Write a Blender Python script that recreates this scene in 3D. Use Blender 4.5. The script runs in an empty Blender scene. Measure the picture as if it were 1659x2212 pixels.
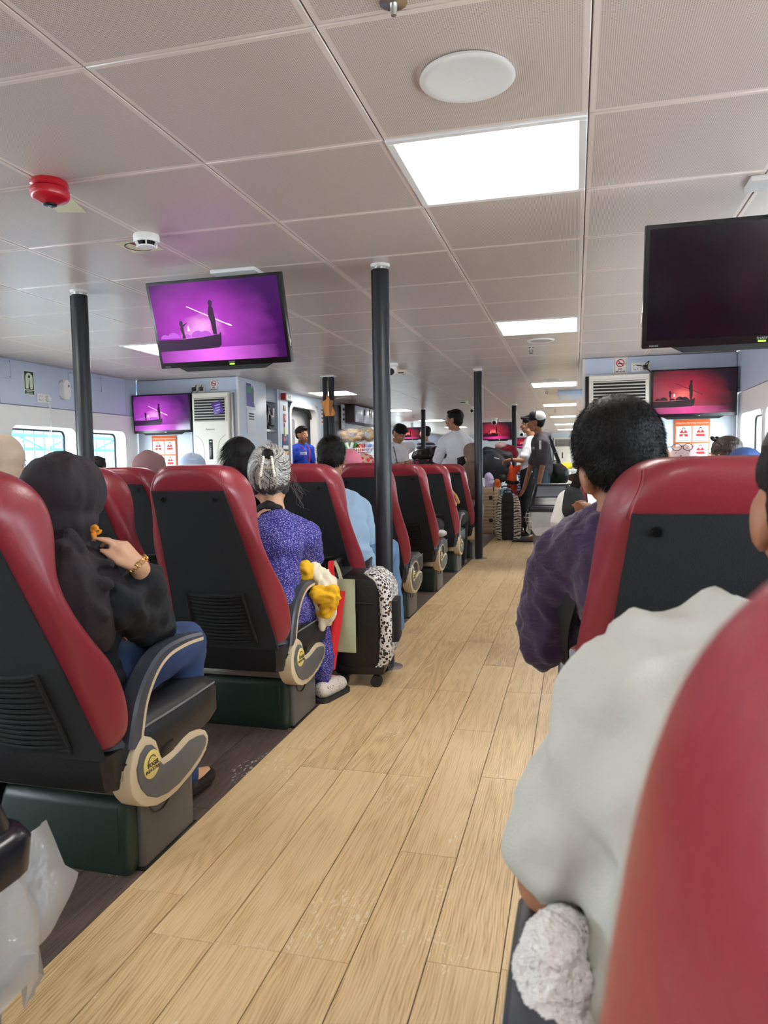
import bpy, bmesh, math, random
import numpy as np
from mathutils import Vector, Matrix, Euler, noise
R = math.radians
scene = bpy.context.scene
C = scene.collection
random.seed(7)

# ------------------------------------------------------------------ camera, light, exposure
CAM = 1.042                 # eye height
ZC = 2.019                  # ceiling height
FPX = 1570.5                # focal length in pixels of the 1659 x 2212 frame
YAW, PITCH, ROLL = -0.25774922, -0.06735672, -0.01530311
_f = Vector((math.sin(YAW)*math.cos(PITCH), math.cos(YAW)*math.cos(PITCH), math.sin(PITCH)))
_r = Vector((math.cos(YAW), -math.sin(YAW), 0)); _u = _r.cross(_f)
_r, _u = math.cos(ROLL)*_r+math.sin(ROLL)*_u, -math.sin(ROLL)*_r+math.cos(ROLL)*_u
cam = bpy.data.cameras.new('camera'); camo = bpy.data.objects.new('camera', cam); C.objects.link(camo)
camo.matrix_world = Matrix(((_r.x, _u.x, -_f.x, 0), (_r.y, _u.y, -_f.y, 0), (_r.z, _u.z, -_f.z, CAM), (0, 0, 0, 1)))
cam.sensor_fit = 'VERTICAL'; cam.sensor_height = 36.0; cam.lens = FPX*36.0/2212.0
cam.clip_start = 0.02; cam.clip_end = 200
cam.dof.use_dof = True; cam.dof.focus_distance = 3.2; cam.dof.aperture_fstop = 8.0
scene.camera = camo
world = bpy.data.worlds.new('sky'); scene.world = world; world.use_nodes = True
world.node_tree.nodes['Background'].inputs[0].default_value = (0.86, 0.93, 1.0, 1)
world.node_tree.nodes['Background'].inputs[1].default_value = 11.0
vs = scene.view_settings
vs.view_transform = 'Standard'; vs.look = 'None'; vs.gamma = 1; vs.use_curve_mapping = False
vs.exposure = 1.1
LAMP = 9.0                  # radiance of the ceiling panels

def W(px, py, Y):
    """the point at distance Y down the cabin seen at a pixel of the photograph"""
    d = _f*FPX+_r*(px-829.5)-_u*(py-1106)
    d = d*(Y/d.y); return Vector((d.x, d.y, d.z+CAM))
def WX(px, py, X):
    d = _f*FPX+_r*(px-829.5)-_u*(py-1106)
    d = d*(X/d.x); return Vector((d.x, d.y, d.z+CAM))
def WZ(px, py, Z):
    d = _f*FPX+_r*(px-829.5)-_u*(py-1106)
    d = d*((Z-CAM)/d.z); return Vector((d.x, d.y, d.z+CAM))

# ------------------------------------------------------------------ materials
def lin(c):
    return tuple(((x/255)/12.92 if x/255 <= .04045 else ((x/255+.055)/1.055)**2.4) for x in c)+(1,)
_mats = {}
def M(name, rgb=(128,128,128), rough=.5, metal=0, spec=.5, bump=None, var=None, coat=0, emit=None, trans=0, alpha=1, sheen=0, ior=None):
    """bump=(scale,strength[,stretch]) noise bump; var=(scale,rgb2[,stretch]) second colour by noise"""
    if name in _mats: return _mats[name]
    m = bpy.data.materials.new(name); m.use_nodes = True; _mats[name] = m
    nt = m.node_tree; b = nt.nodes['Principled BSDF']
    b.inputs['Base Color'].default_value = lin(rgb); b.inputs['Roughness'].default_value = rough
    b.inputs['Metallic'].default_value = metal; b.inputs['Specular IOR Level'].default_value = spec
    b.inputs['Coat Weight'].default_value = coat; b.inputs['Coat Roughness'].default_value = .15
    b.inputs['Transmission Weight'].default_value = trans; b.inputs['Alpha'].default_value = alpha
    b.inputs['Sheen Weight'].default_value = sheen
    if ior: b.inputs['IOR'].default_value = ior
    if emit:
        b.inputs['Emission Color'].default_value = lin(emit[0]); b.inputs['Emission Strength'].default_value = emit[1]
    def tex(scale, stretch):
        tc = nt.nodes.new('ShaderNodeTexCoord'); mp = nt.nodes.new('ShaderNodeMapping')
        mp.inputs['Scale'].default_value = stretch
        nt.links.new(tc.outputs['Object'], mp.inputs[0])
        n = nt.nodes.new('ShaderNodeTexNoise'); n.inputs['Scale'].default_value = scale; n.inputs['Detail'].default_value = 4
        nt.links.new(mp.outputs[0], n.inputs[0]); return n
    if var:
        n = tex(var[0], var[2] if len(var) > 2 else (1,1,1))
        r = nt.nodes.new('ShaderNodeValToRGB'); r.color_ramp.elements[0].position = .35; r.color_ramp.elements[1].position = .65
        r.color_ramp.elements[0].color = lin(rgb); r.color_ramp.elements[1].color = lin(var[1])
        nt.links.new(n.outputs[0], r.inputs[0]); nt.links.new(r.outputs[0], b.inputs['Base Color'])
    if bump:
        n = tex(bump[0], bump[2] if len(bump) > 2 else (1,1,1))
        bp = nt.nodes.new('ShaderNodeBump'); bp.inputs['Strength'].default_value = bump[1]; bp.inputs['Distance'].default_value = .01
        nt.links.new(n.outputs[0], bp.inputs['Height']); nt.links.new(bp.outputs[0], b.inputs['Normal'])
    return m
def nodes(name, **k):
    m = M(name, **k); return m, m.node_tree, m.node_tree.nodes['Principled BSDF']
def nn(nt, typ, ins=None, **attrs):
    n = nt.nodes.new(typ)
    for a, v in attrs.items(): setattr(n, a, v)
    for i, v in (ins or {}).items():
        if isinstance(v, bpy.types.NodeSocket): nt.links.new(v, n.inputs[i])
        else: n.inputs[i].default_value = v
    return n
def math_(nt, op, a, b=None, c=None):
    ins = {0: a}
    if b is not None: ins[1] = b
    if c is not None: ins[2] = c
    return nn(nt, 'ShaderNodeMath', ins, operation=op).outputs[0]
def ramp(nt, fac, stops):
    r = nt.nodes.new('ShaderNodeValToRGB'); nt.links.new(fac, r.inputs[0])
    e = r.color_ramp.elements
    while len(e) < len(stops): e.new(.5)
    for i, (p, c) in enumerate(stops):
        e[i].position = p; e[i].color = lin(c) if len(c) == 3 else c
    return r.outputs[0]

# ------------------------------------------------------------------ mesh builder
class MB:
    def __init__(s): s.bm = bmesh.new(); s.mi = 0
    def _new(s, n0):
        s.bm.faces.ensure_lookup_table()
        for f in s.bm.faces[n0:]: f.material_index = s.mi
    def mat(s, i): s.mi = i; return s
    def box(s, c, size, bev=0, rot=None, seg=2):
        n0 = len(s.bm.faces)
        b = bmesh.new(); bmesh.ops.create_cube(b, size=1)
        bmesh.ops.scale(b, vec=size, verts=b.verts)
        if bev > 0: bmesh.ops.bevel(b, geom=b.edges[:]+b.verts[:], offset=bev, segments=seg, profile=.5, affect='EDGES')
        m = Matrix.Translation(c) @ (rot.to_matrix().to_4x4() if isinstance(rot, Euler) else (rot if rot is not None else Matrix()))
        bmesh.ops.transform(b, matrix=m, verts=b.verts); s.merge(b); s._new(n0); return s
    def merge(s, b):
        me = bpy.data.meshes.new('t'); b.to_mesh(me); b.free(); s.bm.from_mesh(me); bpy.data.meshes.remove(me)
    def poly(s, verts, faces):
        n0 = len(s.bm.faces)
        v = [s.bm.verts.new(p) for p in verts]
        for f in faces:
            try: s.bm.faces.new([v[i] for i in f])
            except ValueError: pass
        s._new(n0); return s
    def cyl(s, p0, p1, r0, r1=None, n=16, caps=True):
        r1 = r0 if r1 is None else r1
        p0, p1 = Vector(p0), Vector(p1); d = (p1-p0).normalized()
        a = d.orthogonal().normalized(); b = d.cross(a)
        ring = lambda p, r: [p+(a*math.cos(t)+b*math.sin(t))*r for t in [2*math.pi*i/n for i in range(n)]]
        return s.loft([ring(p0, r0), ring(p1, r1)], cap=caps)
    def lathe(s, prof, c=(0,0,0), n=24, axis=None, cap=True):
        """prof [(r,h)] about an axis (default z) from c"""
        c = Vector(c); d = Vector(axis or (0,0,1)).normalized()
        a = d.orthogonal().normalized(); b = d.cross(a)
        return s.loft([[c+d*h+(a*math.cos(2*math.pi*i/n)+b*math.sin(2*math.pi*i/n))*max(r,1e-5) for i in range(n)] for r, h in prof], cap=cap)
    def loft(s, loops, cap=True, closed=True):
        n = len(loops[0]); verts = [p for l in loops for p in l]; faces = []
        for k in range(len(loops)-1):
            for i in range(n if closed else n-1):
                j = (i+1) % n
                faces.append((k*n+i, k*n+j, (k+1)*n+j, (k+1)*n+i))
        if cap and closed:
            faces.append(tuple(range(n))[::-1]); faces.append(tuple(range((len(loops)-1)*n, len(loops)*n)))
        return s.poly(verts, faces)
    def tube(s, pts, r, n=8, cap=True):
        pts = [Vector(p) for p in pts]; loops = []; a = None
        rr = r if isinstance(r, (list, tuple)) else [r]*len(pts)
        for i, p in enumerate(pts):
            d = (pts[min(i+1, len(pts)-1)]-pts[max(i-1, 0)])
            d = d.normalized() if d.length > 1e-9 else Vector((0,0,1))
            a = (a-d*a.dot(d)).normalized() if a is not None and (a-d*a.dot(d)).length > 1e-6 else d.orthogonal().normalized()
            b = d.cross(a)
            loops.append([p+(a*math.cos(2*math.pi*k/n)+b*math.sin(2*math.pi*k/n))*rr[i] for k in range(n)])
        return s.loft(loops, cap=cap)
    def band(s, pts, nrm, w, t):
        """flat strap of width w along nrm x tangent, thickness t"""
        pts = [Vector(p) for p in pts]; loops = []
        for i, p in enumerate(pts):
            d = (pts[min(i+1, len(pts)-1)]-pts[max(i-1, 0)]).normalized()
            nv = Vector(nrm[i] if isinstance(nrm, list) else nrm); nv = (nv-d*nv.dot(d)).normalized(); sd = d.cross(nv)
            loops.append([p+sd*w/2+nv*t/2, p-sd*w/2+nv*t/2, p-sd*w/2-nv*t/2, p+sd*w/2-nv*t/2])
        return s.loft(loops)
    def ell(s, c, r, rot=None, n=16, m=12):
        n0 = len(s.bm.faces)
        b = bmesh.new(); bmesh.ops.create_uvsphere(b, u_segments=n, v_segments=m, radius=1)
        bmesh.ops.scale(b, vec=r if hasattr(r, '__len__') else (r,r,r), verts=b.verts)
        mt = Matrix.Translation(c) @ (rot.to_matrix().to_4x4() if isinstance(rot, Euler) else (rot if rot is not None else Matrix()))
        bmesh.ops.transform(b, matrix=mt, verts=b.verts); s.merge(b); s._new(n0); return s
    def prism(s, outline, origin, u, v, depth, bev=0):
        """extrude a 2D outline (in axes u,v from origin) along u x v by depth"""
        n0 = len(s.bm.faces)
        o, u, v = Vector(origin), Vector(u), Vector(v); w = u.cross(v).normalized()
        b = bmesh.new()
        v0 = [b.verts.new(o+u*x+v*y) for x, y in outline]; v1 = [b.verts.new(o+u*x+v*y+w*depth) for x, y in outline]
        n = len(outline)
        b.faces.new(v0[::-1]); b.faces.new(v1)
        for i in range(n): b.faces.new((v0[i], v0[(i+1) % n], v1[(i+1) % n], v1[i]))
        if bev > 0: bmesh.ops.bevel(b, geom=[e for f in b.faces if len(f.verts) == n for e in f.edges], offset=bev, segments=2, affect='EDGES', clamp_overlap=True)
        s.merge(b); s._new(n0); return s
def shell_prism(outline, x_out, depth, side, bev):
    """slab in the y-z plane, its outer face at x_out with a rounded rim, going inward (towards -side)"""
    n = len(outline); P = [Vector((a, b, 0)) for a, b in outline]
    area = sum(P[i].x*P[(i+1) % n].y-P[(i+1) % n].x*P[i].y for i in range(n))
    if area < 0: P.reverse()
    nr = []
    for i in range(n):
        t = (P[(i+1) % n]-P[i-1]).normalized(); nr.append(Vector((-t.y, t.x, 0)))
    loops = []
    for dx, ins in ((-depth, 0), (-bev, 0), (-bev*.3, bev*.3), (0, bev)):
        loops.append([Vector((x_out+side*dx, (p+q*ins).x, (p+q*ins).y)) for p, q in zip(P, nr)])
    return MB().loft(loops)
def rrect(w, h, r, n=5, cx=0, cy=0):
    o = []
    for sx, sy, a0 in ((1,1,0), (-1,1,90), (-1,-1,180), (1,-1,270)):
        for k in range(n+1):
            a = R(a0+90*k/n); o.append((cx+sx*(w/2-r)+r*math.cos(a), cy+sy*(h/2-r)+r*math.sin(a)))
    return o
def smoothline(pts, n=6):
    """Catmull-Rom through points"""
    P = [Vector(p) for p in pts]; out = []
    for i in range(len(P)-1):
        a, b, c, d = P[max(i-1,0)], P[i], P[i+1], P[min(i+2, len(P)-1)]
        for k in range(n):
            t = k/n; out.append(.5*((2*b)+(c-a)*t+(2*a-5*b+4*c-d)*t*t+(3*b-a-3*c+d)*t**3))
    out.append(P[-1]); return out

# ------------------------------------------------------------------ objects
def rootloc(o):
    while o.parent: o = o.parent
    return o.location.copy()
def finish(me, mats, angle=40):
    for m in (mats if isinstance(mats, (list, tuple)) else [mats]): me.materials.append(m)
    me.polygons.foreach_set('use_smooth', [True]*len(me.polygons))
    if angle: me.set_sharp_from_angle(angle=R(angle))
def obj(name, mb, mats, parent=None, angle=40, label=None, fixn=True, loc=None):
    """one mesh object; geometry given in world coordinates, stored relative to the root thing"""
    bm = mb.bm if isinstance(mb, MB) else mb
    if fixn: bmesh.ops.recalc_face_normals(bm, faces=bm.faces)
    me = bpy.data.meshes.new(name); bm.to_mesh(me); bm.free()
    o = bpy.data.objects.new(name, me); C.objects.link(o)
    off = None
    if parent is not None:
        o.parent = parent; off = rootloc(parent)
    elif loc is not None:
        off = Vector(loc); o.location = off
    if off is not None and off.length > 0: me.transform(Matrix.Translation(-off))
    finish(me, mats, angle)
    if label: o['label'] = label
    return o
def tag(o, label=None, cat=None, group=None, kind=None):
    for k, v in (('label', label), ('category', cat), ('group', group), ('kind', kind)):
        if v: o[k] = v
    return o
def thing(name, label, cat, loc=(0,0,0), group=None):
    o = bpy.data.objects.new(name, None); C.objects.link(o); o.location = loc; o.empty_display_size = .05
    return tag(o, label, cat, group)
def struct(name, mb, mats, parent=None, angle=40):
    o = obj(name, mb, mats, parent, angle)
    if parent is None: o['kind'] = 'structure'
    return o
def dup(root, loc, label=None, group=None, rz=0, name=None, skip=()):
    r = root.copy(); C.objects.link(r); r.location = loc; r.rotation_euler = (0,0,rz)
    if label: r['label'] = label
    if group: r['group'] = group
    for ch in list(root.children):
        if ch.name.split('.')[0] in skip: continue
        c = ch.copy(); C.objects.link(c); c.parent = r
        for g in ch.children:
            d = g.copy(); C.objects.link(d); d.parent = c
    return r
def instance(name, mesh_obj, loc, parent, rot=(0,0,0), scale=None):
    c = bpy.data.objects.new(name, mesh_obj.data); C.objects.link(c); c.parent = parent; c.location = loc; c.rotation_euler = rot
    if scale: c.scale = scale
    return c
def text_mesh(txt, size, origin, u, v, mat, parent, name='lettering', depth=.0006, align='CENTER', sx=1.0, bold=0):
    cu = bpy.data.curves.new('t', 'FONT'); cu.body = txt; cu.size = size; cu.align_x = align; cu.align_y = 'CENTER'
    cu.extrude = depth; cu.resolution_u = 2; cu.offset = bold
    to = bpy.data.objects.new('t', cu); C.objects.link(to)
    dg = bpy.context.evaluated_depsgraph_get()
    me = bpy.data.meshes.new_from_object(to.evaluated_get(dg)); bpy.data.objects.remove(to); bpy.data.curves.remove(cu)
    u, v = Vector(u).normalized(), Vector(v).normalized(); w = u.cross(v)
    me.transform(Matrix(((u.x*sx, v.x, w.x, origin[0]), (u.y*sx, v.y, w.y, origin[1]), (u.z*sx, v.z, w.z, origin[2]), (0,0,0,1))))
    o = bpy.data.objects.new(name, me); C.objects.link(o); me.materials.clear(); me.materials.append(mat)
    if parent is not None:
        o.parent = parent; me.transform(Matrix.Translation(-rootloc(parent)))
    return o
# ================================================================== materials used across the cabin
def plank_mat(name, a, b, c, rough):
    m, nt, bs = nodes(name, rgb=a, rough=rough)
    tc = nn(nt, 'ShaderNodeTexCoord'); oi = nn(nt, 'ShaderNodeObjectInfo')
    off = nn(nt, 'ShaderNodeCombineXYZ', {0: math_(nt, 'MULTIPLY', oi.outputs['Random'], 37.0), 1: math_(nt, 'MULTIPLY', oi.outputs['Random'], 91.0), 2: 0.0})
    p = nn(nt, 'ShaderNodeVectorMath', {0: tc.outputs['Object'], 1: off.outputs[0]}, operation='ADD')
    def noisy(scale, st, detail=4, dist=0.0):
        mp = nn(nt, 'ShaderNodeMapping', {0: p.outputs[0], 'Scale': st})
        return nn(nt, 'ShaderNodeTexNoise', {'Vector': mp.outputs[0], 'Scale': scale, 'Detail': detail, 'Distortion': dist}).outputs[0]
    # cathedral figure: contour lines of a slow stretched field
    field = noisy(1.6, (5.5, .42, 1), 2, .25)
    rings = math_(nt, 'ADD', math_(nt, 'MULTIPLY', math_(nt, 'SINE', math_(nt, 'MULTIPLY', field, 75.0)), .5), .5)
    fine = noisy(26.0, (9.0, .45, 1), 3)
    broad = noisy(2.0, (3.0, .6, 1), 2)
    sx = nn(nt, 'ShaderNodeSeparateXYZ', {0: p.outputs[0]}).outputs[0]
    lines = math_(nt, 'ADD', math_(nt, 'MULTIPLY', math_(nt, 'SINE', math_(nt, 'ADD', math_(nt, 'MULTIPLY', sx, 820.0), math_(nt, 'MULTIPLY', noisy(5.0, (2.5, .55, 1), 3, .3), 42.0))), .5), .5)
    g = math_(nt, 'ADD', math_(nt, 'ADD', math_(nt, 'MULTIPLY', rings, .20), math_(nt, 'MULTIPLY', lines, .20)), math_(nt, 'MULTIPLY', fine, .60))
    g2 = math_(nt, 'ADD', math_(nt, 'MULTIPLY', g, .75), math_(nt, 'MULTIPLY', broad, .22))
    g3 = math_(nt, 'ADD', g2, math_(nt, 'MULTIPLY', math_(nt, 'SUBTRACT', oi.outputs['Random'], .5), .16))
    col = ramp(nt, g3, [(.22, c), (.42, b), (.62, a)])
    scuff_glint = math_(nt, 'MULTIPLY', math_(nt, 'GREATER_THAN', noisy(2.6, (1.6, 1, 1), 2), .63), math_(nt, 'GREATER_THAN', noisy(95.0, (1, .45, 1), 3, .8), .60))  # sparse white flecks: scuffs and wet glints put into the plank colour
    sc_ = nn(nt, 'ShaderNodeMix', {0: math_(nt, 'MULTIPLY', scuff_glint, .38), 6: col, 7: lin((244,240,232))}, data_type='RGBA')
    nt.links.new(sc_.outputs[2], bs.inputs['Base Color'])
    bp = nn(nt, 'ShaderNodeBump', {'Height': g, 'Strength': .35, 'Distance': .0015})
    nt.links.new(bp.outputs[0], bs.inputs['Normal'])
    sc = noisy(3.0, (1, 1, 1), 5)
    rr = nn(nt, 'ShaderNodeMapRange', {0: sc, 1: .3, 2: .75, 3: rough-.05, 4: rough+.07})
    nt.links.new(rr.outputs[0], bs.inputs['Roughness'])
    return m
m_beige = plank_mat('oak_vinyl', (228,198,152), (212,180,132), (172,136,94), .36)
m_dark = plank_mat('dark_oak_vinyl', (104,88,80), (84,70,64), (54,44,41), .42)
def ceiling_mat():
    m, nt, bs = nodes('perforated_panel', rgb=(200,190,184), rough=.30)
    tc = nn(nt, 'ShaderNodeTexCoord'); sp = nn(nt, 'ShaderNodeSeparateXYZ', {0: tc.outputs['Object']})
    x, y = sp.outputs[0], sp.outputs[1]
    k = 2*math.pi/.0075
    d = math_(nt, 'MULTIPLY', math_(nt, 'SINE', math_(nt, 'MULTIPLY', math_(nt, 'ADD', x, y), k*.707)), math_(nt, 'SINE', math_(nt, 'MULTIPLY', math_(nt, 'SUBTRACT', x, y), k*.707)))
    hole = nn(nt, 'ShaderNodeMapRange', {0: d, 1: .3, 2: .6, 3: 0.0, 4: 1.0}).outputs[0]
    edge = math_(nt, 'MAXIMUM', math_(nt, 'ABSOLUTE', x), math_(nt, 'ABSOLUTE', y))
    inner = math_(nt, 'LESS_THAN', edge, .283)
    hole = math_(nt, 'MULTIPLY', hole, inner)
    c1 = nn(nt, 'ShaderNodeMix', {0: inner, 6: lin((226,210,200)), 7: lin((212,196,186))}, data_type='RGBA')
    c2 = nn(nt, 'ShaderNodeMix', {0: hole, 6: c1.outputs[2], 7: lin((132,116,108))}, data_type='RGBA')
    nt.links.new(c2.outputs[2], bs.inputs['Base Color'])
    return m
m_ceil = ceiling_mat()
m_ceil_gap = M('ceiling_gap', (190,178,170), .6)
m_lamp = M('lamp_diffuser', (250,250,250), .5, emit=((255,250,244), LAMP))
m_white = M('white_paint', (232,230,228), .4)
m_whitep = M('white_plastic', (236,234,230), .35)
m_upper = M('pale_blue_laminate', (196,206,226), .38, bump=(120,.02))
m_lower = M('white_laminate', (234,234,232), .4)
m_alu = M('brushed_aluminium', (190,190,190), .3, metal=1)
m_black = M('black_plastic', (16,16,18), .3)
m_blackm = M('matt_black', (22,22,24), .7)
m_gasket = M('rubber_gasket', (14,15,18), .55)
m_glass = bpy.data.materials.new('window_glass'); m_glass.use_nodes = True
_nt = m_glass.node_tree; _nt.nodes.clear()
_mx = nn(_nt, 'ShaderNodeMixShader', {0: math_(_nt, 'MULTIPLY', nn(_nt, 'ShaderNodeFresnel', {0: 1.3}).outputs[0], math_(_nt, 'SUBTRACT', 1.0, nn(_nt, 'ShaderNodeNewGeometry').outputs['Backfacing'])), 1: nn(_nt, 'ShaderNodeBsdfTransparent', {0: (.93,.96,.96,1)}).outputs[0], 2: nn(_nt, 'ShaderNodeBsdfGlossy', {1: .02}).outputs[0]})
_nt.links.new(_mx.outputs[0], nn(_nt, 'ShaderNodeOutputMaterial').inputs[0])
m_pole = M('padded_black_vinyl', (27,30,37), .42, bump=(60,.12))
m_seamdark = M('seam_dark', (14,16,20), .6)

# ================================================================== ceiling
XK = lambda k: -.566+.6*k
YJ = lambda j: 1.606+.6*j
LIGHTS = [(0,-4), (0,1), (0,6), (0,13), (0,19), (0,25), (0,31), (0,37), (-5,-4), (-5,1), (-5,6), (-5,13), (-5,19), (-5,25), (-5,31)]
ceil = struct('ceiling', MB().box((-1.7, 12.2, ZC+.04), (6.8, 30.4, .05)), m_ceil_gap)
pm = MB().box((0,0,.009), (  .5965,.5965,.018), .0022, seg=1)
proto = obj('ceiling_panel', pm, m_ceil, ceil); first = True
far = MB(); n_pan = 0
for j in range(-7, 43):
    for k in range(-8, 4):
        if (k, j) in LIGHTS: continue
        x0, x1 = XK(k), XK(k+1)
        cx, cy = (x0+x1)/2, YJ(j)+.3
        if k == -8: x0 = -4.87
        if k == 3: x1 = 1.45
        if k in (-8, 3): cx = (x0+x1)/2
        # 22 nearest rows in view are single panels
        if -1 <= j <= 20 and k not in (-8,) :
            if k == 3:
                o = obj('ceiling_panel', MB().box((0,0,.009), (x1-x0-.0035,.5965,.018), .0022, seg=1), m_ceil, ceil) if j == -1 else instance('ceiling_panel', side, (0,0,0), ceil)
                if j == -1: side = o
            elif first: o = proto; first = False
            else: o = instance('ceiling_panel', proto, (0,0,0), ceil)
            o.location = (cx, cy, ZC); n_pan += 1
        else:
            far.box((cx, cy, ZC+.009), (x1-x0-.005, .5955, .018), .003, seg=1)
o = obj('ceiling_panels', far, M('plain_panel', (204,190,180), .30), ceil); o['kind'] = 'stuff'

def ceiling_light(k, j):
    cx, cy = XK(k)+.3, YJ(j)+.3
    side = 'right row' if k == 0 else 'left row'
    t = thing('ceiling_light', LIGHT_LABEL.get((k, j), f'lit square ceiling panel lamp far down the {side}'), 'light', (cx, cy, ZC), 'ceiling panel lamps')
    f = MB()
    for sx, sy, w, h in ((0,-.285,.596,.026), (0,.285,.596,.026), (-.285,0,.026,.544), (.285,0,.026,.544)):
        f.box((cx+sx, cy+sy, ZC+.004), (w, h, .02), .003, seg=1)
    obj('frame', f, m_white, t)
    obj('diffuser', MB().box((cx, cy, ZC+.006), (.546,.546,.008)), m_lamp, t)
LIGHT_LABEL = {(0,1): 'large bright square panel lamp nearest in the ceiling above the aisle', (0,6): 'second bright panel lamp along the aisle ceiling, before the ceiling speaker',
 (0,13): 'third bright panel lamp along the aisle ceiling, just left of the air conditioner pillar', (0,19): 'fourth bright panel lamp along the aisle ceiling, above the capped man',
 (0,25): 'fifth bright panel lamp along the aisle ceiling behind the capped man', (0,31): 'sixth and thin looking panel lamp along the aisle ceiling',
 (0,37): 'last and thinnest looking panel lamp along the aisle ceiling', (-5,6): 'bright panel lamp partly hidden by the left television',
 (-5,13): 'bright panel lamp behind the paddle and its double pole', (-5,19): 'bright panel lamp seen right of the near black pole above the crew',
 (-5,25): 'small bright panel lamp above the striped man behind the far pole', (-5,31): 'smallest panel lamp of the left row, beside the standing crewman',
 (0,-4): 'square panel lamp behind the viewer on the aisle side', (-5,-4): 'square panel lamp behind the viewer on the window side', (-5,1): 'square panel lamp by the left windows outside the view'}
for k, j in LIGHTS: ceiling_light(k, j)

# ================================================================== floor
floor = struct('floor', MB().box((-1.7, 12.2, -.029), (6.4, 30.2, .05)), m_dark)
def plank_run(name, x0, n, pitch, ylist, mat, ymax):
    global_proto = None
    for c in range(n):
        y = ylist[c % len(ylist)]
        while y < ymax:
            if y+.918 > .35:
                if global_proto is None:
                    global_proto = obj(name, MB().box((0,0,-.002), (pitch-.0022, .9165, .005), .0008, seg=1), mat, floor); o = global_proto
                else: o = instance(name, global_proto, (0,0,0), floor)
                o.location = (x0+(c+.5)*pitch, y+.459, 0)
            y += .918
# beige aisle planks: joints measured in the photograph
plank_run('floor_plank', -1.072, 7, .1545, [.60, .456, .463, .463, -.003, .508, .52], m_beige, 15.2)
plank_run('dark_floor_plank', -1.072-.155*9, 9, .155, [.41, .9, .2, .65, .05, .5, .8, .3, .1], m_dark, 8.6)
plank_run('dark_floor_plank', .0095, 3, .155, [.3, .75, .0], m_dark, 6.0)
fb = MB()
for c in range(7):
    y = 15.2+[.5, .3, .1, .6, .2, .4, 0][c]
    while y < 26.5: fb.box((-1.072+(c+.5)*.1545, y, -.002), (.1523, .9165, .005)); y += .918
o = obj('floor_planks', fb, m_beige, floor); o['kind'] = 'stuff'

# ================================================================== side walls with recessed windows
def rr3(X, y0, y1, z0, z1, r, n=6):
    return [Vector((X, y, z)) for y, z in rrect(y1-y0, z1-z0, r, n, (y0+y1)/2, (z0+z1)/2)]
def side_wall(name, X, sgn, wins, Y0, Y1, seamz, zb):
    """X inner face; sgn +1 when the outside lies towards -X"""
    out = -sgn
    mb = MB()
    ys = [Y0]
    for a, b in wins: ys += [a, b]
    ys.append(Y1)
    zt = 1.44
    mb.box((X+out*.04, (Y0+Y1)/2, (seamz+zt)/2), (.08, Y1-Y0, seamz-zt))          # above windows
    mb.box((X+out*.04, (Y0+Y1)/2, zb/2), (.08, Y1-Y0, zb))
    for i in range(0, len(ys), 2): mb.box((X+out*.04, (ys[i]+ys[i+1])/2, (zt+zb)/2), (.08, ys[i+1]-ys[i], zt-zb))
    mb.box((X+out*.075, (Y0+Y1)/2, (zt+ZC+.04)/2), (.03, Y1-Y0, ZC+.04-zt))
    w = struct(name, mb, m_lower)
    up = MB()
    edges = [Y0]
    y = 5.35 if X < 0 else 5.8
    while y-1.85 > Y0: y -= 1.85
    while y < Y0+.05: y += 1.85
    while y < Y1: edges.append(y); y += 1.85
    edges.append(Y1)
    for a, b in zip(edges[:-1], edges[1:]):
        if b-a > .02: obj('wall_panel', MB().box((X+out*.03+sgn*.004, (a+b)/2, (seamz+ZC)/2+.003), (.06, b-a-.006, ZC-seamz-.006), .003, seg=1), m_upper, w)
    return w
def window(n, X, sgn, a, b, zb, zt=1.44):
    out = -sgn; d = .12
    # square corner filler + rounded sleeve going out to the glass
    r = .075; L0 = rr3(X+sgn*.001, a, b, zb, zt, r); L0b = rr3(X+sgn*.006, a-.02, b+.02, zb-.02, zt+.02, .001)
    Lc = rr3(X+sgn*.006, a+.006, b-.006, zb+.006, zt-.006, r)
    L1 = rr3(X+out*.01, a+.012, b-.012, zb+.012, zt-.012, r); L2 = rr3(X+out*d, a+.03, b-.03, zb+.03, zt-.03, r-.015)
    L3 = rr3(X+out*(d+.03), a-.02, b+.02, zb-.02, zt+.02, .001)
    w = struct(f'window_{n}', MB().loft([L0b, Lc, L1, L2, L3], cap=False), m_lower)
    g = MB(); P = rr3(X+out*(d-.006), a+.036, b-.036, zb+.036, zt-.036, r-.02)
    g.tube(P+[P[0]], .009, 6); obj('gasket', g, m_gasket, w)
    obj('pane', MB().prism([(p.y, p.z) for p in rr3(0, a+.03, b-.03, zb+.03, zt-.03, r-.015)], (X+out*d, 0, 0), (0,1,0), (0,0,1), .004), m_glass, w)
    return w
WL = [(-2.2,-1.33), (-1.2,-.33), (-.1,.77), (.9,1.77), (1.9,2.77), (3.1,3.97), (4.28,5.15), (5.46,6.334), (6.52,7.172)]  # the nearer ones, out of view, are added to let daylight in
side_wall('wall_left', -4.87, 1, WL, -2.8, 7.42, 1.612, .80)
for i, (a, b) in enumerate(WL): window(i+1, -4.87, 1, a, b, .80)
WR = [(-2.2,-1.33), (-1.2,-.33), (-.1,.77), (.9,1.77), (1.9,2.77), (3.1,3.97), (4.7,5.4), (5.6,6.33), (6.44,7.215)]
side_wall('wall_right', 1.45, -1, WR, -2.8, 7.42, 1.632, .80)
for i, (a, b) in enumerate(WR): window(i+10, 1.45, -1, a, b, .80)
WF = [(8.9+1.2*i, 9.77+1.2*i) for i in range(15)]  # unseen windows added so daylight reaches the far cabin
side_wall('wall_right_far', 1.45, -1, WF, 8.2, 26.9, 1.632, .80)
for i, (a, b) in enumerate(WF): window(i+19, 1.45, -1, a, b, .80)
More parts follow.
